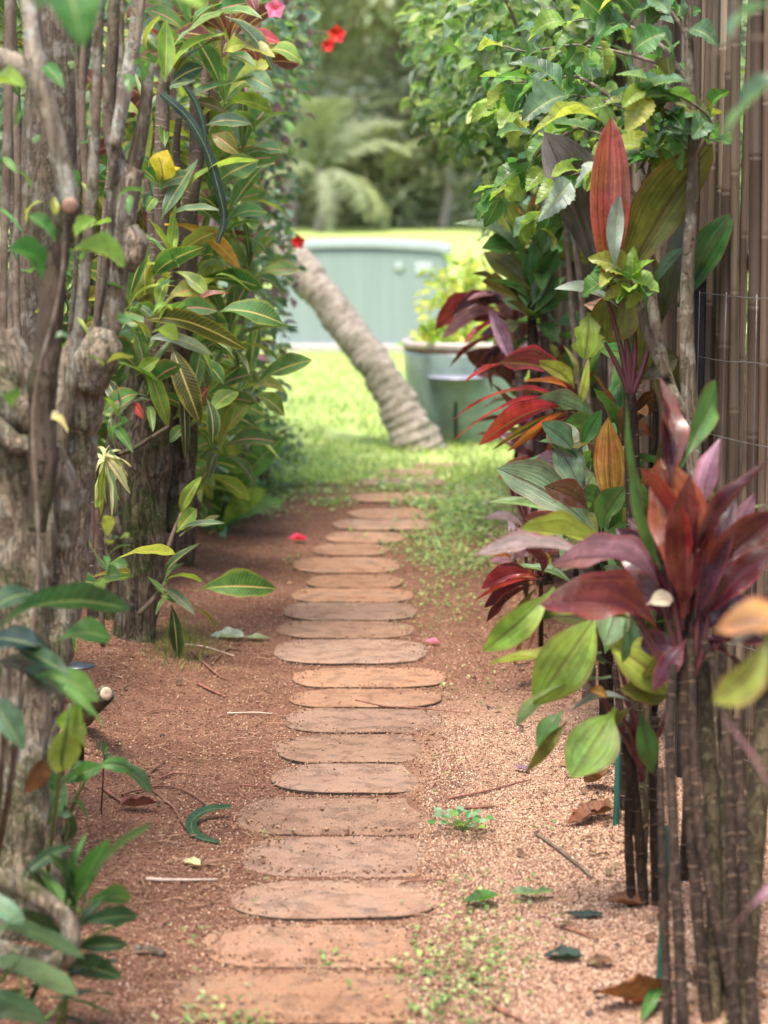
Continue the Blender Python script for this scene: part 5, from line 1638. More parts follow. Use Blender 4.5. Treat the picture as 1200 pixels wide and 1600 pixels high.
leaves(t1, [
    (1046, 760, 1015, 577, 62, 'pu', {'n': (.35, -1, 0), 'dz': .05, 'a': .05}), (1052, 760, 1030, 590, 42, 'ro', {'n': (.6, -.8, 0), 'dz': .08, 'a': .05}), (1036, 900, 978, 618, 45, 'md', {'m': 'ti', 'n': (-.3, -1, 0), 'a': .1}), (1064, 730, 1120, 606, 45, 'md', {'m': 'ti', 'n': (-.1, -1, 0), 'dz': .15}),
    (1100, 800, 1126, 684, 52, 'pp', {'n': (-.2, -.8, .5), 'a': .16}), (1066, 966, 1030, 716, 72, (.26, .07, .03), {'s': 'broad', 'n': (.2, -1, .1), 'a': .1, 'tw': .5}), (1076, 960, 1078, 742, 48, 'ro', {'n': (-.3, -1, .1), 'a': .1}), (1060, 930, 1000, 730, 29, 'rd', {'n': (.5, -.9, .2)}), (1084, 930, 1212, 712, 27, 'dr', {'n': (-.7, -.7, .3)}),
    (1084, 950, 1222, 800, 45, 'ro', {'n': (-.3, -.7, .7), 'a': .16}), (1096, 970, 1222, 850, 52, 'dr', {'n': (-.5, -.8, .4)}), (1112, 930, 1110, 752, 33, 'lm', {'m': 'ti', 'n': (.2, -1, 0), 'd': 4.25}), (1054, 960, 962, 826, 56, 'pu', {'n': (.3, -.6, .7), 'a': .05}), (1040, 930, 862, 882, 48, 'pp', {'n': (0, -.3, 1), 'a': .16, 'dz': -.1}),
    (930, 876, 742, 868, 45, 'lv', {'n': (.1, -.4, .9), 'a': .1, 'dz': -.06}), (900, 870, 780, 856, 39, 'pp', {'n': (0, -.3, 1), 'dz': .05}), (1000, 870, 812, 826, 31, 'yg', {'m': 'ti', 'n': (0, -.5, .9), 'd': 4.3, 'a': .05}), (1044, 1010, 842, 946, 37, 'ro', {'n': (0, -.4, 1), 'a': .16, 'tw': .5}), (1000, 975, 858, 960, 25, 'yg', {'m': 'ti'}),
    (1010, 945, 1052, 936, 26, (.34, .27, .2), {'m': 'dead', 'd': 4.08}), (1100, 1000, 1215, 1010, 54, 'dr'), (1096, 990, 1190, 940, 50, 'pu'), (1080, 1000, 1160, 1060, 45, 'dr'), (1064, 1010, 1000, 1010, 39, 'pu'), (1084, 980, 1150, 780, 39, 'pu', {'n': (-.4, -1, .1)}), (1090, 960, 1180, 770, 42, 'pp', {'n': (-.5, -.9, .2), 'd': 4.35}),
    (1072, 1000, 1020, 1080, 39, 'dr'), (1068, 985, 1045, 860, 48, 'dr', {'n': (0, -1, .2)}), (1090, 1010, 1130, 900, 45, 'pu', {'n': (0, -1, .2)}), (1100, 1030, 1218, 920, 48, 'ro', {'n': (-.4, -.7, .6)}), (1058, 990, 940, 905, 42, 'dr', {'n': (.2, -.6, .8)}), (1060, 960, 1000, 860, 45, 'pu', {'n': (.5, -.8, .4)}),
    (1076, 940, 1092, 800, 29, 'dr', {'n': (0, -1, .2)}), (1110, 820, 1200, 788, 27, 'pg', {'m': 'ti', 'd': 4.4})], 'ti', 'tired', d1, nrm=(0, -.7, .7), dd=.08, wave=.045, seed=3)
rosette(t1, P(1072, 975, d1 + .12), 9, M(200, d1), M(32, d1), 'ti', 'tired', ['dr', 'pu', 'pu', 'dr'], (85, 35), seed=33)
for (tx, ty) in ((1000, 985), (1030, 930), (960, 900), (1090, 920), (1110, 930), (1040, 880)):
    t1.add('petiole', tube([P(1068, 1090, d1), P((1068 + tx) / 2 + 8, (1085 + ty) / 2 + 16, d1), P(tx, ty, d1 - .01)], [.006, .005, .003], PETIOLE, 'petiole', n=8, sides=7))

# --- green ti plant below it
t2 = Thing('ti_plant', 'green ti plant with big drooping translucent leaves below the purple crown', 'ti plant', tuple(G(1000, 1480)))
d2 = 4.45
for rows in ([(1012, 1560, 20), (1004, 1380, 18), (994, 1260, 17), (984, 1170, 15), (990, 1110, 11)], [(992, 1500, 17), (982, 1300, 15), (984, 1220, 14), (975, 1160, 10)], [(1036, 1600, 19), (1026, 1400, 18), (1022, 1250, 17), (1024, 1120, 12)]):
    limb(t2, 'stem', rows, BARK['ti'], d2, n=60, sides=10, lump=.08, lfreq=20, ring=.04, ringlen=.026)
leaves(t2, [
    (938, 952, 834, 1102, 88, 'lm', {'n': (.15, -1, .1), 'a': .1, 'f': .08}), (866, 918, 754, 1018, 52, 'lm', {'n': (.3, -.9, .4)}), (975, 930, 945, 1010, 54, 'pg', {'n': (0, -1, .3)}), (1050, 1094, 948, 1000, 84, 'yg', {'n': (.3, -.9, .35), 'a': .14}), (1046, 1090, 968, 1078, 50, 'ol', {'n': (.2, -.8, .6)}), (956, 1058, 806, 1136, 54, 'pg', {'n': (-.1, -.35, .95), 'a': .12}),
    (945, 1036, 762, 1038, 22, 'yg', {'n': (0, -.4, .9)}), (940, 1020, 880, 1044, 40, 'pg', {'n': (0, -.5, .9)}), (990, 1098, 890, 1114, 20, 'sv', {'n': (0, -.2, 1)}), (962, 1106, 891, 1216, 82, 'lm', {'n': (.15, -1, .1), 'f': .06, 'a': .06}), (950, 1090, 918, 1080, 30, 'og', {'m': 'dead'}), (886, 1126, 820, 1208, 24, 'ol', {'m': 'dead', 'n': (.4, -.8, .4)}),
    (1000, 1110, 1020, 1210, 40, 'gn', {'n': (0, -1, 0)}), (985, 1040, 955, 960, 40, 'pg'), (1000, 1080, 980, 960, 44, 'gg', {'n': (.2, -1, .2)}), (880, 1110, 840, 1170, 34, 'gn', {'d': 4.7}), (1010, 1090, 1040, 1010, 36, 'ol'), (996, 1100, 960, 1160, 26, 'ol')], 'ti', 'ti', d2 - .1, nrm=(0, -.7, .7), dd=.06, wave=.03, seed=4)
for (bx, by, tx, ty) in ((1000, 1190, 1046, 1090), (1005, 1200, 960, 1060), (1000, 1210, 985, 1100), (992, 1180, 955, 1100), (1003, 1220, 940, 955), (1000, 1200, 880, 1010)):
    t2.add('petiole', tube([P(bx, by, d2), P((bx + tx) / 2 + 10, (by + ty) / 2, d2 - .03), P(tx, ty, d2 - .08)], [.006, .005, .003], PETIOLE, 'petiole', n=8, sides=7))

# --- bare stems standing further along
bs_l = ['bare olive green trunk leaning at the right edge, nearest of the plain stems', 'olive stem standing between the two nearest ringed ti stems', 'grey brown stem in shade behind the ringed ti stems', 'short brown stem beside the dark green stake',
        'thin brown stem left of the short one, under the drooping green leaves', 'dark slim stem against the bamboo right of the ringed stems']
for i, (rows, mt, dd_) in enumerate((([(1146, 1720, 46), (1162, 1500, 44), (1178, 1300, 40), (1194, 1150, 36), (1206, 1000, 34), (1218, 850, 30)], 'tiolive', 3.72), ([(1112, 1700, 28), (1116, 1450, 26), (1112, 1280, 28), (1104, 1120, 24), (1098, 1000, 18)], 'tiolive', 3.76),
                                     ([(1132, 1700, 18), (1130, 1400, 17), (1130, 1200, 16), (1128, 1000, 13)], 'dark', 3.78), ([(1000, 1400, 20), (1004, 1300, 19), (1008, 1180, 17), (1014, 1050, 12)], 'tiolive', 4.75),
                                     ([(976, 1310, 17), (974, 1230, 17), (972, 1140, 15), (960, 1040, 9)], 'ti', 5.2), ([(1066, 1560, 16), (1068, 1400, 16), (1074, 1240, 15), (1080, 1060, 12)], 'ti', 4.6))):
    th = Thing('bare_stem', bs_l[i], 'stem', tuple(P(rows[0][0], rows[0][1], dd_)), 'bare stems along the fence')
    if i in (1, 2):
        rows = rows + [(rows[-1][0] - 4, 860, 14), (rows[-1][0] - 8, 780, 10)]
    if i < 3:
        rows = [(a_, b_, c_, dd_ + max(0, 1700 - b_) / 900 * .75) for a_, b_, c_ in rows]
    limb(th, 'stem', rows, BARK[mt], dd_, n=50, sides=11, lump=.1, lfreq=14, seed=40 + i)

# --- blurred leaves at the right edge (plant standing outside the frame)
nr = Thing('ti_plant', 'blurred variegated ti leaves poking in from the right edge', 'ti plant', tuple(P(1290, 1600, 2.75)))
limb(nr, 'stem', [(1300, 2300, 40), (1290, 1700, 38), (1280, 1300, 36), (1270, 1020, 30)], BARK['ti'], 2.75, n=40, sides=10)
leaves(nr, [(1260, 1010, 1116, 985, 46, 'og', {'n': (0, -.4, .9), 'a': .2}), (1205, 985, 1114, 1098, 46, 'yg', {'n': (.3, -.8, .4), 'a': .16}), (1230, 985, 1140, 1010, 40, 'sv', {'n': (0, -.2, 1)}), (1250, 1330, 1134, 1122, 44, 'pp', {'n': (.5, -.7, .4), 's': 'strap'}), (1250, 1380, 1146, 1452, 40, 'pp', {'n': (.2, -.4, .9), 'a': .2, 's': 'strap'}),
            (1260, 1200, 1360, 1100, 50, 'dr'), (1260, 1100, 1340, 960, 60, 'ro')], 'ti', 'tired', 2.75, dd=.03)
tr_ = Thing('leafy_branch', 'blurred pale green leaves hanging in at the top right corner', 'branch', tuple(P(1260, 60, 2.8)))
limb(tr_, 'stem', [(1300, 120, 10), (1230, 70, 8), (1160, 60, 5), (1110, 88, 3)], BARK['twig'], 2.8, n=12, sides=7)
leaves(tr_, [(1138, 66, 1206, 8, 44, 'gg', {'n': (-.2, -.3, 1)}), (1230, 120, 1130, 216, 66, 'gg', {'n': (-.3, -.6, .8)}), (1260, 20, 1330, -30, 50, 'gn'), (1250, 110, 1320, 180, 60, 'gn')], 'oval', 'shrub', 2.8, dd=.03)

# --- big broad leaf ti plant in the upper right
t3 = Thing('ti_plant', 'tall ti plant with one upright orange red leaf between olive ones', 'ti plant', tuple(G(990, 1270)))
d3 = 5.3
limb(t3, 'stem', [(998, 1270, 26), (995, 1000, 26), (990, 800, 26), (986, 660, 24), (984, 615, 18)], BARK['ti'], d3, n=60, sides=10, ring=.04, ringlen=.026)
leaves(t3, [
    (944, 466, 850, 206, 66, 'bg', {'n': (.3, -1, .1), 'a': .05, 'f': .3, 'm': 'dense', 'd': 5.36}), (950, 468, 955, 182, 62, (0.22, .055, .026), {'n': (.1, -1, .1), 'a': .03, 'm': 'tired', 'd': 5.16, 'dz': 0.02, 'tw': 0.0}), (962, 430, 969, 303, 22, 'sv', {'n': (-.4, -1, .2), 'm': 'plain', 'd': 5.12, 'dz': 0.02, 's': 'ti'}), (966, 470, 1114, 224, 58, 'ol', {'n': (-.4, -1, .25), 'a': .1}), (1028, 520, 1094, 290, 52, 'dol', {'n': (-.1, -1, 0), 'd': 5.4, 'a': .05}),
    (1060, 480, 1146, 332, 56, 'gn', {'n': (-.3, -.8, .5), 'd': 5.45}), (972, 486, 866, 452, 50, 'sv', {'n': (0, -.15, 1), 'a': .1, 'm': 'plain'}), (972, 444, 950, 536, 76, 'ol', {'n': (.1, -1, .1), 'a': .05}), (920, 488, 914, 562, 56, 'lm', {'n': (0, -1, .1), 'bite': 1}), (1078, 386, 1028, 438, 24, 'gg'), (985, 560, 1030, 420, 50, 'md', {'n': (-.2, -1, 0), 'd': 5.45}),
    (1000, 600, 1014, 470, 46, 'ol', {'n': (0, -1, 0), 'd': 5.4}), (985, 600, 1060, 560, 54, 'dol', {'d': 5.42}), (1010, 520, 1060, 640, 56, 'dol', {'d': 5.45, 'n': (0, -1, 0)})], 'broad', 'ti', d3, dd=.05, wave=.02, seed=6)
for (tx, ty) in ((945, 535), (978, 515), (992, 500), (950, 470), (968, 460), (1020, 520)):
    t3.add('petiole', tube([P(985, 622, d3), P((985 + tx) / 2 + 3, (622 + ty) / 2, d3), P(tx, ty, d3)], [.008, .007, .004], PETIOLE, 'petiole', n=8, sides=8))

# --- green rosette farther along
t5 = Thing('ti_plant', 'mid green ti rosette with orange tipped leaves in front of the far shrubs', 'ti plant', tuple(G(850, 900)))
d5 = 8.2
limb(t5, 'stem', [(850, 900, 22), (845, 750, 20), (838, 620, 18), (832, 520, 16), (830, 470, 12)], BARK['ti'], d5, n=50, sides=9, ring=.04, ringlen=.026)
limb(t5, 'stem', [(862, 900, 20), (866, 750, 18), (856, 620, 16), (850, 500, 14), (846, 400, 12)], BARK['cane'], d5 + .05, n=50, sides=9, ring=.04, ringlen=.026)
leaves(t5, [(818, 420, 708, 350, 36, 'pg', {'n': (.1, -.4, .9), 'a': .2}), (828, 452, 756, 394, 38, 'ol', {'n': (.2, -.9, .4)}), (816, 474, 738, 428, 26, 'dol', {'n': (0, -.5, .9), 'a': .16}), (830, 448, 834, 378, 44, 'gn', {'n': (0, -1, .1)}), (820, 392, 764, 278, 36, 'yg', {'n': (.2, -.9, .2)}), (824, 390, 780, 290, 24, 'og', {'d': 8.3}), (826, 380, 844, 292, 18, 'og'), (834, 388, 862, 344, 26, 'md'),
            (838, 460, 872, 388, 30, 'gn', {'n': (-.3, -.9, .2)}), (830, 480, 864, 420, 26, 'gg'), (836, 490, 874, 432, 24, 'md'), (820, 440, 790, 340, 28, 'md'), (826, 470, 780, 440, 30, 'gn'), (840, 410, 880, 350, 30, 'gn'), (846, 400, 830, 320, 26, 'md'), (846, 405, 886, 330, 24, 'gn'), (830, 500, 790, 470, 26, 'ol'), (832, 500, 876, 470, 28, 'gn')], 'ti', 'ti', d5 - .05, dd=.1, seed=7)
rosette(t5, P(848, 395, d5), 10, M(105, d5), M(30, d5), 'ti', 'ti', ['gn', 'md', 'ol', 'yg'], (80, -10), seed=71)
rosette(t5, P(832, 475, d5), 10, M(95, d5), M(28, d5), 'ti', 'ti', ['gn', 'md', 'ol'], (70, -30), seed=72)

# --- dark red one behind
t7 = Thing('ti_plant', 'dark red drooping ti plant hanging over the glazed planter', 'ti plant', tuple(G(815, 830)))
d7 = 9.4
limb(t7, 'stem', [(815, 830, 18), (818, 700, 17), (812, 580, 15), (806, 500, 12)], BARK['cane'], d7, n=40, sides=8, ring=.04, ringlen=.026)
leaves(t7, [(800, 480, 706, 494, 16, 'dr', {'n': (0, -.5, .9), 'a': .16}), (796, 486, 700, 520, 11, 'rd', {'a': .2}), (790, 470, 730, 470, 20, 'pp', {'n': (0, -.2, 1)}), (796, 470, 758, 448, 25, 'dr'), (804, 580, 764, 484, 20, 'pp', {'n': (.2, -1, .2), 'd': 8.0}), (806, 580, 778, 500, 12, 'gn', {'n': (.3, -1, .2), 'd': 8.05}), (792, 526, 702, 574, 14, 'dr', {'a': .2, 'n': (.1, -.6, .8)}),
            (794, 530, 738, 590, 12, 'bd', {'a': .2}), (796, 530, 756, 576, 14, 'dr'), (796, 534, 770, 612, 11, 'br'), (800, 480, 820, 420, 16, 'dr'), (804, 490, 846, 470, 14, 'bd'), (790, 500, 724, 540, 10, 'rd'), (800, 520, 770, 560, 16, 'bd'), (800, 500, 690, 530, 8, 'pp', {'a': .2}), (796, 480, 680, 515, 8, 'rd', {'a': .2})], 'ti', 'tired', d7 - .1, dd=.12, seed=8)
rosette(t7, P(806, 498, d7), 12, M(80, d7), M(22, d7), 'ti', 'tired', ['dr', 'bd', 'rd'], (60, -45), seed=73)

# --- scarlet narrow one in the middle
t6 = Thing('ti_plant', 'narrow leaved ti plant with drooping scarlet and yellow leaves', 'ti plant', tuple(G(905, 880)))
d6 = 7.4
limb(t6, 'stem', [(906, 900, 22), (908, 800, 21), (904, 700, 19), (898, 640, 17), (896, 600, 12)], BARK['ti'], d6, n=46, sides=9, ring=.04, ringlen=.026)
leaves(t6, [(898, 604, 780, 566, 8, 'ro', {'n': (0, -.4, 1), 'a': .1}), (792, 566, 724, 598, 7, 'rd', {'n': (0, -.5, .9)}), (898, 612, 838, 564, 16, 'yg', {'n': (.2, -.8, .6), 'a': .16, 'm': 'ti'}), (896, 620, 816, 596, 9, 'og', {'a': .16}), (892, 640, 748, 696, 10, 'rd', {'a': .2, 'n': (.2, -.7, .7)}), (892, 636, 768, 704, 10, 'ol', {'a': .2, 'n': (.2, -.9, .4)}),
            (892, 640, 792, 706, 11, (0.34, .1, .03), {'a': .16, 'n': (.2, -1, .3)}), (880, 622, 702, 660, 6, 'rd', {'a': .2, 's': 'strap'}), (882, 630, 706, 690, 6, 'rd', {'a': .2, 's': 'strap'}), (884, 632, 720, 640, 6, 'ol', {'a': .2, 's': 'strap'}), (942, 672, 834, 624, 9, 'pg', {'m': 'ti', 'n': (0, -.3, 1), 'a': .1}), (900, 640, 862, 606, 11, 'dr'), (902, 640, 920, 560, 12, 'yg', {'m': 'ti', 'n': (-.2, -1, .1)}),
            (904, 620, 930, 580, 9, 'rd'), (898, 640, 870, 600, 10, 'ro'), (892, 650, 780, 660, 7, 'dr', {'a': .2}), (896, 650, 830, 690, 9, 'bd', {'a': .16}), (900, 650, 846, 720, 9, 'br'), (902, 600, 880, 540, 10, 'ol', {'m': 'ti'}), (906, 610, 940, 540, 10, 'md', {'m': 'ti'}), (896, 640, 810, 650, 8, 'ro', {'a': .2})], 'ti', 'tiscar', d6 - .05, dd=.1, seed=9)

# --- the middle olive and orange one
t8 = Thing('ti_plant', 'ti plant with pale green and orange brown leaves behind the purple crown', 'ti plant', tuple(G(948, 1120)))
d8 = 6.0
limb(t8, 'stem', [(948, 1120, 24), (946, 1000, 24), (940, 900, 22), (936, 830, 18), (940, 780, 12)], BARK['ti'], d8, n=46, sides=10, ring=.04, ringlen=.026)
limb(t8, 'stem', [(920, 1090, 22), (918, 960, 21), (912, 850, 20), (906, 740, 16), (905, 700, 10)], BARK['cane'], d8 + .15, n=46, sides=9, ring=.04, ringlen=.026)
leaves(t8, [(905, 722, 866, 656, 50, 'pg', {'n': (.2, -1, .2), 'a': .1}), (910, 770, 868, 690, 50, 'pg', {'n': (.2, -1, .2)}), (954, 806, 950, 652, 50, 'og', {'n': (.1, -1, 0), 'a': .05, 'f': .1}), (938, 698, 886, 698, 26, 'ol', {'n': (0, -.3, 1), 'a': .16}), (934, 836, 776, 732, 48, 'pg', {'n': (.1, -.7, .7), 'a': .1}), (936, 838, 848, 778, 44, 'pg', {'n': (.2, -.9, .4), 'd': 6.1}), (928, 740, 828, 734, 16, 'pp', {'m': 'tired'}),
            (922, 834, 818, 812, 20, 'bd', {'m': 'tired', 'a': .14}), (920, 800, 850, 760, 36, 'br', {'m': 'tired'}), (940, 840, 980, 760, 36, 'md'), (936, 850, 900, 790, 30, 'ol'), (930, 720, 960, 660, 30, 'md'), (905, 720, 842, 690, 26, 'gn'), (900, 710, 846, 660, 30, 'gg'), (940, 850, 880, 860, 30, 'ol'), (930, 730, 985, 700, 30, 'ol'), (905, 706, 940, 640, 26, 'gn')], 'ti', 'ti', d8 - .05, dd=.08, seed=10)
rosette(t8, P(936, 840, d8), 9, M(110, d8), M(32, d8), 'ti', 'ti', ['ol', 'gn', 'pg', 'br'], (60, -30), seed=74)

# --- small variegated plants by the path on the right
t9 = Thing('small_croton', 'small plant with thin pink and cream striped leaves beside the path', 'plant', tuple(G(822, 930)))
for (px, py) in ((822, 812), (838, 850), (800, 860)):
    t9.add('stem', tube([G(822, 930), P(px, py, 7.6)], [.007, .005], BARK['cane'], n=8, sides=7))
    rosette(t9, P(px, py, 7.6), 15, M(58, 7.6), M(9, 7.6), 'strap', 'crotonp', ['pp', 'yg', 'og', 'lv', 'dr'], (70, -50), seed=px, hi='mid')
t10 = Thing('small_ti_plant', 'small crimson ti plant hidden low under the purple leaves', 'ti plant', tuple(G(845, 1010)))
t10.add('stem', tube([G(845, 1010), P(845, 905, 6.6)], [.009, .007], BARK['ti'], n=8, sides=7))
leaves(t10, [(842, 900, 752, 920, 8, 'rd'), (842, 905, 756, 950, 7, 'dr'), (842, 905, 766, 900, 8, 'rd'), (842, 910, 760, 972, 8, 'dr'), (842, 905, 780, 884, 8, 'dr'), (846, 910, 800, 990, 7, 'ol'), (846, 905, 870, 850, 10, 'rd'), (846, 905, 820, 850, 10, 'dr'), (842, 905, 740, 940, 6, 'rd'), (846, 920, 818, 1030, 7, 'br'), (846, 920, 806, 1040, 6, 'br')], 'ti', 'tired', 6.6, seed=12)

# fill-in ti plants along the fence, farther off
for i, (x, y, h, lab, mat_, cols) in enumerate(((.74, 6.7, .95, 'leafy olive ti plant against the fence beside the scarlet one', 'ti', ['ol', 'gn', 'br', 'md']), (.70, 8.9, 1.25, 'tall dim ti plant by the fence behind the green rosette', 'ti', ['gn', 'ol', 'dk']),
                                                (.62, 9.9, .8, 'reddish ti plant at the far end of the right border', 'tired', ['dr', 'bd', 'ol', 'ro']), (.60, 8.4, .55, 'low bronze ti plant at the border edge beside the lawn', 'tired', ['br', 'ol', 'bd', 'pp']),
                                                (.66, 7.1, .45, 'low green ti plant under the scarlet drooping leaves', 'ti', ['gg', 'gn', 'pg']), (.70, 5.9, .5, 'shaded low ti plant against the fence behind the ringed stems', 'ti', ['ol', 'dol', 'gn']))):
    b = Vector((x, y, ground_z(x, y)))
    th = Thing('ti_plant', lab, 'ti plant', tuple(b))
    for k in range(3):
        top_ = b + Vector((.07 * math.cos(k * 2.1 + i), .07 * math.sin(k * 2.1 + i), h * (1 - .25 * k)))
        th.add('stem', tube([b + Vector((.02 * k - .02, 0, -.02)), b.lerp(top_, .5) + Vector((.01, .01, 0)), top_], [.012, .011, .008], BARK['ti'], n=26, sides=8, ring=.04, ringlen=.026))
        rosette(th, top_, 11, .26, .065, 'ti', mat_, cols, (78, -25), seed=90 + i * 3 + k)

# --- leafy shrub with crinkled leaves, upper right
sd_ = 5.75
sh = Thing('crinkled_shrub', 'shrub of drooping crinkled green leaves on thin branches, upper right', 'shrub', tuple(G(1066, 1240)))
limb(sh, 'stem', [(1120, 1240, 24, 5.2), (1095, 900, 24, 5.2), (1080, 655, 28, 5.2), (1074, 560, 26, 5.2), (1074, 440, 22, 5.2), (1084, 250, 19, 5.2), (1078, 120, 16, 5.2), (1074, -30, 13, 5.2)], BARK['smooth'], 5.2, n=60, sides=10, lump=.1, lfreq=18, seed=51)
limb(sh, 'stem', [(1078, 650, 24, 5.2), (1052, 620, 23, 5.2), (1034, 560, 21, 5.25), (1020, 480, 18, 5.25), (1012, 380, 15, 5.3), (1008, 300, 12, 5.35), (1002, 260, 8, 5.4)], BARK['smooth'], 5.25, n=40, sides=9, lump=.08, seed=52)
limb(sh, 'stem', [(1042, 590, 18, 5.2), (1010, 520, 15, 5.2), (1000, 470, 12, 5.2), (998, 420, 7, 5.2)], BARK['smooth'], 5.2, n=24, sides=8, lump=.08, seed=53)
shr = random.Random(101)
BR = [[(1084, 250, 5.2), (1040, 200, 5.35), (980, 170, 5.5), (900, 150, 5.7), (830, 172, 5.8)], [(1012, 330, 5.3), (960, 270, 5.3), (910, 268, 5.3), (860, 300, 5.3), (838, 350, 5.3)], [(1080, 130, 5.2), (1020, 60, 5.4), (940, 30, 5.6), (860, 40, 5.8)],
      [(1002, 260, 5.4), (960, 220, 5.5), (900, 200, 5.6), (836, 210, 5.6)], [(1084, 250, 5.2), (1110, 190, 5.15), (1060, 150, 5.1), (1000, 130, 5.1)], [(1008, 300, 5.35), (1018, 240, 5.3), (1010, 180, 5.3), (985, 120, 5.4)], [(1076, 60, 5.2), (1040, 10, 5.2), (980, -20, 5.3)],
      [(1000, 262, 5.4), (1030, 210, 5.2), (1040, 170, 5.15)], [(960, 30, 5.6), (900, 80, 5.7), (850, 120, 5.8), (800, 130, 5.9)], [(1000, 470, 5.2), (985, 440, 5.15), (970, 430, 5.15)], [(900, 200, 5.6), (840, 240, 5.8), (800, 290, 6.0), (760, 310, 6.1)], [(1080, 120, 5.2), (1000, 90, 5.6), (900, 70, 6.0), (820, 80, 6.3), (760, 60, 6.5)],
      [(980, 170, 5.5), (900, 120, 6.0), (830, 140, 6.3), (770, 180, 6.5)]]
for k, br in enumerate(BR):
    pts = [P(*q) for q in br]
    sh.add('branch', tube(pts, [.006, .0035, .0015], BARK['twig'], 'branch', n=16, sides=6))
    cs, _ = catmull(pts, 14)
    for i, p in enumerate(cs[2:]):
        for q in range(2 if i % 2 else 1):
            tg = (cs[min(i + 3, 14)] - cs[min(i + 2, 13)])
            tg = tg.normalized() if tg.length > 1e-6 else Vector((-1, 0, 0))
            sd = Vector((shr.gauss(0, .5), shr.gauss(0, .6), shr.uniform(-.9, .25)))
            dv = (tg * .6 + sd).normalized()
            L = shr.uniform(.055, .105)
            col = shr.choice(['gn', 'md', 'lm', 'gg', 'lm', 'yg', 'md'])
            if p.x > .62:
                col = shr.choice(['gn', 'gg', 'gg', 'md', 'ol'])
            nrm = Vector((shr.gauss(0, .4), shr.uniform(-.9, 0), .8))
            p2 = p + dv * .012
            sh.add('leaf', leaf_mesh('oval', 'shrub', shr.choice((.06, .12, .2)), .16, .05, shr.choice((-.5, 0, .5)), 0, True, shr.randrange(4), 0), leaf_matrix(p2, p2 + dv * L, L * shr.uniform(.5, .68), nrm), jit(C[col], .2, shr))
leaves(sh, [(892, 282, 840, 346, 44, 'sv', {'d': 5.25, 'n': (.4, -.5, .7)}), (948, 262, 898, 296, 40, 'sv', {'d': 5.22, 'n': (0, -.4, .9)}), (940, 260, 980, 268, 24, 'sv', {'d': 5.25}), (892, 290, 870, 322, 26, 'lm', {'d': 5.28}), (940, 190, 828, 214, 26, 'yg', {'d': 5.4, 'a': .2}), (890, 150, 815, 190, 50, 'gg', {'d': 5.5, 'n': (0, -.4, .9)}), (880, 145, 792, 100, 40, 'gg', {'d': 5.6}),
            (1020, 200, 1020, 242, 42, 'yg', {'d': 5.3, 'n': (0, -1, 0)}), (1050, 160, 1110, 180, 40, 'ol', {'d': 5.2, 'n': (0, -.8, .4)}), (1000, 150, 1074, 128, 36, 'gg', {'d': 5.1, 'n': (0, -.4, .9)}), (990, 80, 1040, 50, 54, 'gn', {'d': 5.1, 'n': (0, -.8, .5)}), (930, 60, 986, 40, 26, 'gg', {'d': 5.3}), (900, -10, 950, 36, 52, 'md', {'d': 5.3, 'n': (0, -.9, .3)}), (960, -14, 1000, 30, 48, 'md', {'d': 5.3, 'n': (0, -.9, .3)}),
            (1012, 60, 1052, 88, 26, 'gg', {'d': 5.1}), (800, 176, 784, 216, 40, 'lm', {'d': 5.8, 'n': (0, -1, .1)}), (820, 270, 790, 312, 36, 'lm', {'d': 5.9, 'n': (.1, -1, .2)}), (850, 262, 822, 300, 34, 'lm', {'d': 5.8, 'n': (.1, -1, .2)}), (780, 310, 746, 346, 36, 'md', {'d': 6.0})], 'oval', 'shrub', 5.3, wave=.05, seed=13)
C.update(s1=(.14, .24, .06), s2=(.21, .33, .09), s3=(.085, .16, .055), s4=(.32, .42, .14), s5=(.24, .32, .23))
for i, (b, bl, n, lab) in enumerate((
        ((.80, 8.0, 0), [((.52, 8.0, 2.12), (.34, .5, .46)), ((.75, 8.0, 1.9), (.3, .5, .5))], 1500, 'leafy green shrub arching over the path past the crinkled shrub'),
        ((.82, 9.4, 0), [((.50, 9.4, 2.05), (.42, .55, .55)), ((.62, 9.4, 1.55), (.24, .45, .42))], 1900, 'pale green shrub overhanging the path above the planter'),
        ((.84, 10.8, 0), [((.56, 10.8, 2.2), (.44, .6, .6)), ((.68, 10.8, 1.6), (.26, .5, .5))], 1500, 'farthest green shrub of the right border, light catching its leaves'))):
    hedge_shrub(b, bl, n, lab, 120 + i, ['s1', 's2', 's3', 's4', 's5'], (.05, .09), 280, 'leafy_shrub', 'oval', 'shrub', .62)
hedge_shrub((1.7, 8.0, 0), [((1.7, 8.0, 1.4), (.5, 1.2, 1.4))], 1400, 'bushy shrub behind the bamboo fence', 131, ['s1', 's3', 'h5'], (.07, .12), 10, 'leafy_shrub', 'oval', 'shrub', .6)
hedge_shrub((1.7, 11.0, 0), [((1.6, 11.0, 1.6), (.6, 1.2, 1.5))], 1400, 'bushy shrub behind the far end of the bamboo fence', 132, ['s1', 's2', 'h5'], (.07, .12), 10, 'leafy_shrub', 'oval', 'shrub', .6)

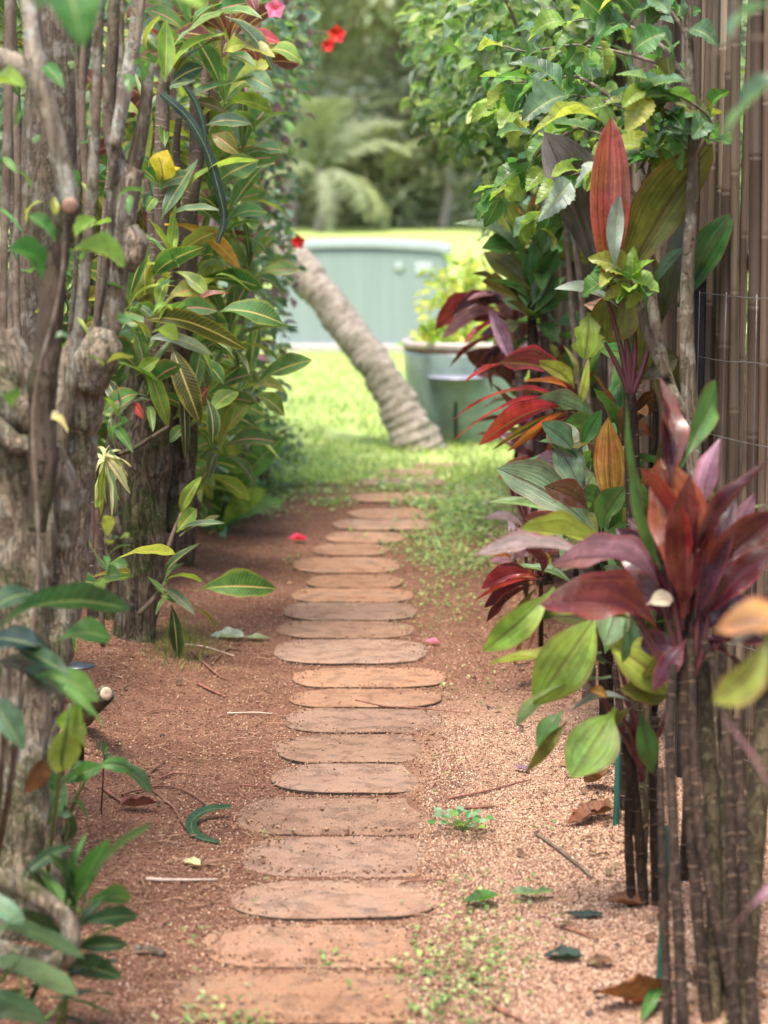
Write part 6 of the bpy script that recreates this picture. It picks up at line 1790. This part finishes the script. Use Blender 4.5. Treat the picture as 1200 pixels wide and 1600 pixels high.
# ================================================================== THINGS LYING ON THE GROUND
def fallen(name, label, cat, px, py, L, W, az, col, mat='dead', shape='oval', arch=.2, fold=.4, wave=.1, curl=0., tilt=0., roll=0., group=None, z=.012):
    c = G(px, py)
    r = random.Random(int(px * 7 + py))
    V, F, U = leaf_data(shape, -arch * .22, min(fold, .6) * .4, wave * .4, .25, curl, 30, 8, int(px) % 4, bite=1 if mat == 'dead' else 0)
    me = mesh_from(name, V, F, LM[mat], uv=U)
    gz = 0.013 if on_stone(c.x, c.y) else ground_z(c.x, c.y)
    m = Matrix.Translation((c.x, c.y, gz + z)) @ Matrix.Rotation(R(az), 4, 'Z') @ Matrix.Rotation(R(-tilt * .6), 4, 'X') @ Matrix.Rotation(R(roll), 4, 'Y') @ Matrix.Diagonal((W, L, L, 1)) @ Matrix.Translation((0, -.5, 0))
    return single(name, me, label, cat, mat4=m, group=group, color=C[col] if isinstance(col, str) else col)


def px2m(px, y):
    return px * G(600, y).y / FPX


C['wg'] = (.42, .5, .4)
fallen('fallen_leaf', 'pale grey green fallen leaf lying left of the path, the larger of a pair', 'leaf', 356, 1000, .13, .06, 70, 'wg', 'plain', tilt=4, arch=.1)
fallen('fallen_leaf', 'small pale fallen leaf touching the larger pale one left of the path', 'leaf', 404, 1002, .09, .055, -100, 'wg', 'plain', arch=.1)
fallen('fallen_leaf', 'cream and green fallen leaf on the soil left of the stones', 'leaf', 300, 1356, .055, .024, 50, 'cr', 'plain')
fallen('fallen_leaf', 'crumpled brown dead leaf at the foot of the left plants', 'leaf', 215, 1268, .10, .05, -60, 'bd', 'dead', arch=.3, fold=.7, tilt=10, z=.02)
fallen('fallen_leaf', 'green fallen leaf with curled edges right of the path, left one of two', 'leaf', 752, 1418, .075, .065, 95, 'gn', 'shrub', arch=.3, fold=.5, tilt=16, roll=10, z=.02)
fallen('fallen_leaf', 'pale green fallen leaf right of the path, right one of two', 'leaf', 832, 1408, .11, .055, -62, 'pg', 'shrub', arch=.2, fold=.3, tilt=12, z=.02)
fallen('fallen_leaf', 'black rolled up dead leaf on the gravel', 'leaf', 912, 1436, .075, .03, 85, 'bl', 'dead', 'strap', arch=.2, fold=1.2)
fallen('fallen_leaf', 'black curled dead leaf on the gravel nearest the ti stems', 'leaf', 880, 1503, .08, .04, 80, 'bl', 'dead', arch=.4, fold=1.0, tilt=6)
fallen('fallen_leaf', 'flat brown dead leaf beside the black curled one', 'leaf', 936, 1512, .06, .03, 85, 'br', 'dead')
fallen('fallen_leaf', 'large rust brown dead leaf at the bottom right beside the stems', 'leaf', 985, 1580, .165, .11, -78, (.22, .075, .03), 'dead', 'ti', arch=.25, fold=.5, tilt=14, roll=-30, z=.035)
fallen('fallen_leaf', 'crumpled brown leaf under the stems by the far green stake', 'leaf', 930, 1282, .10, .06, 70, 'br', 'dead', arch=.4, fold=.9, tilt=20, z=.025)
fallen('fallen_leaf', 'small yellow fallen leaf among the crumpled brown ones', 'leaf', 936, 1270, .035, .028, 60, 'yl', 'plain')
fallen('fallen_leaf', 'dark brown crumpled leaf left of the yellow one', 'leaf', 908, 1290, .08, .05, 120, 'br', 'dead', arch=.4, fold=1.0, tilt=25, z=.02)
fallen('fallen_leaf', 'pinkish dead leaf under the drooping green ti leaf', 'leaf', 815, 1208, .05, .022, 60, 'pp', 'dead')
fallen('fallen_leaf', 'brown leaf litter piece leaning on the stem foot under the green leaves', 'leaf', 930, 1235, .11, .07, 20, 'br', 'dead', arch=.3, fold=.6, tilt=40, z=.03)
fallen('fallen_leaf', 'brown curled leaf lying at the right of the pale green fallen leaf', 'leaf', 975, 1420, .08, .04, 70, 'br', 'dead', arch=.3, fold=.6, z=.015)
fallen('fallen_leaf', 'thin green blade of a leaf standing in the bottom right corner', 'leaf', 1016, 1590, .10, .022, 150, 'gn', 'plain', 'strap', tilt=45, z=.03, arch=.1)
fallen('fallen_petal', 'fallen red petal on the soil by the far stones', 'petal', 466, 849, .085, .04, 85, (.6, .01, .05), 'petal', 'round', z=.02)
fallen('fallen_petal', 'small fallen pink petal beside the path edge right of the stones', 'petal', 676, 1009, .05, .03, 70, 'pk', 'petal', 'round')
fallen('fallen_leaf', 'lime green young leaf of the weed rosette beside the path, upright one', 'leaf', 722, 1296, .05, .04, -40, 'lm', 'plain', 'round', tilt=10)
# the dark curved strap leaf
V_, F_, U_ = [], [], []
pts, _ = catmull([G(362, 1262, .03), G(325, 1266, .035), G(300, 1283, .025), G(306, 1306, .018), G(342, 1318, .012)], 24)
for i, p in enumerate(pts):
    t_ = i / 24
    w2 = .013 * math.sin(math.pi * (.08 + .88 * t_)) ** .6
    tg = (pts[min(i + 1, 24)] - pts[max(i - 1, 0)]).normalized()
    sd = tg.cross(Vector((0, -.55, .8))).normalized()
    for a in (-1, 0, 1):
        V_.append(p + sd * a * w2 + Vector((0, 0, .004 * abs(a))))
        U_.append(((a + 1) / 2, t_))
F_ = [(i * 3 + j, i * 3 + j + 1, i * 3 + j + 4, i * 3 + j + 3) for i in range(24) for j in range(2)]
single('fallen_leaf', mesh_from('fallen_leaf', V_, F_, LM['plain'], uv=U_), 'dark green strap leaf curled into a hook on the soil', 'leaf', color=C['dk'])

TWIG_R = flat_mat('red_twig', (.2, .085, .055), .7, var=.4, scale=40)
TWIG_P = flat_mat('pale_twig', (.5, .38, .3), .7, var=.3, scale=40)


def twig(rows, r_, mat, label, group=None):
    pts = []
    for (x, y) in rows:
        q = G(x, y)
        pts.append(Vector((q.x, q.y, (0.013 if on_stone(q.x, q.y) else max(0, ground_z(q.x, q.y)) + .007))))
    single('twig', tube(pts, [r_, r_ * .9, r_ * .6], mat, 'twig', n=18, sides=6, lump=.2, lfreq=30), label, 'twig', group=group)


twig([(228, 1378), (270, 1380), (340, 1379)], .0045, TWIG_P, 'whitish straight stick lying left of the stones')
twig([(556, 1101), (600, 1110), (650, 1112), (734, 1118)], .003, TWIG_R, 'thin red brown twig lying across the stones')
twig([(836, 1306), (870, 1330), (905, 1358), (925, 1376)], .004, BARK['twig'], 'grey twig lying diagonally on the gravel at right')
twig([(708, 1268), (740, 1266), (772, 1264)], .005, TWIG_R, 'short red brown stick beside the weed rosette on the gravel')
twig([(700, 1252), (760, 1240), (830, 1222)], .003, TWIG_R, 'long thin twig running towards the drooping green ti leaf')
twig([(210, 1490), (240, 1492), (258, 1496)], .012, BARK['smooth'], 'fat brown pod on the soil at the lower left')
twig([(190, 1245), (250, 1232), (290, 1240), (325, 1262)], .003, TWIG_R, 'bowed brown root above the hooked strap leaf')
twig([(240, 1240), (270, 1265), (285, 1290), (300, 1310)], .0028, TWIG_R, 'thin root curving down beside the hooked strap leaf')
twig([(160, 1235), (180, 1250), (195, 1260)], .005, TWIG_R, 'short root at the foot of the left plants')
twig([(250, 1220), (275, 1212), (322, 1215)], .003, TWIG_R, 'wavy brown twig on the soil uphill of the hooked leaf')
twig([(222, 1224), (240, 1206), (254, 1196)], .003, TWIG_R, 'short slanting twig uphill of the wavy one')
twig([(355, 1118), (400, 1117), (425, 1119)], .0025, TWIG_P, 'pale thin twig lying left of the middle stones')
twig([(310, 1072), (330, 1082), (352, 1092)], .005, TWIG_R, 'stubby brown stick on the soil below the pale fallen leaves')
twig([(330, 1042), (352, 1020), (374, 1008), (392, 996)], .0022, TWIG_R, 'leaf stalk curving up to the pale fallen leaves')
twig([(225, 1118), (255, 1112), (282, 1114)], .0022, TWIG_R, 'thin curved twig on the soil near the log end')
twig([(375, 1230), (400, 1232), (428, 1231)], .0025, TWIG_R, 'thin twig lying against the left end of a near stone')
twig([(770, 1578), (790, 1588), (815, 1600)], .005, TWIG_R, 'pinkish stick at the bottom edge right of the stones')
twig([(736, 1534), (742, 1524), (752, 1510)], .0035, TWIG_R, 'small upright brown stick on the gravel among weeds')
twig([(690, 1378), (640, 1386), (622, 1392)], .0022, TWIG_R, 'thin twig crossing the right end of a near stone')
twig([(866, 1450), (900, 1460), (935, 1474)], .003, TWIG_R, 'thin brown twig on the gravel below the black rolled leaf')
twig([(285, 1010), (320, 1014), (366, 1028)], .003, TWIG_P, 'straw coloured twig beside the grass tuft')
twig([(300, 1022), (340, 1058), (360, 1066)], .0035, TWIG_R, 'brown root running downhill from the grass tuft')

# weed rosette on the gravel
wd = Thing('weed_rosette', 'small round leaved weed growing on the gravel beside the path', 'weed', tuple(G(722, 1302)))
wr_ = random.Random(6)
c = G(722, 1302)
for i in range(26):
    a = i * 2.4
    rr_ = .012 + .045 * (i / 26)
    b = c + Vector((math.cos(a) * rr_ * 1.1, math.sin(a) * rr_ * 1.6, ground_z(c.x, c.y) + .012 + .012 * wr_.random()))
    t_ = b + Vector((math.cos(a) * .022, math.sin(a) * .022, wr_.uniform(-.004, .012)))
    wd.add('leaf', leaf_mesh('round', 'plain', .06, .14, .03, 0, 0, False, i % 3), leaf_matrix(b, t_, .02, (0, -.3, 1)), jit(C[wr_.choice(['md', 'gn', 'lm', 'pg'])], .2, wr_))
    if i % 3 == 0:
        wd.add('stem', tube([c + Vector((0, 0, .004)), b], [.0012, .0008], PETIOLE_G, n=2, sides=4))
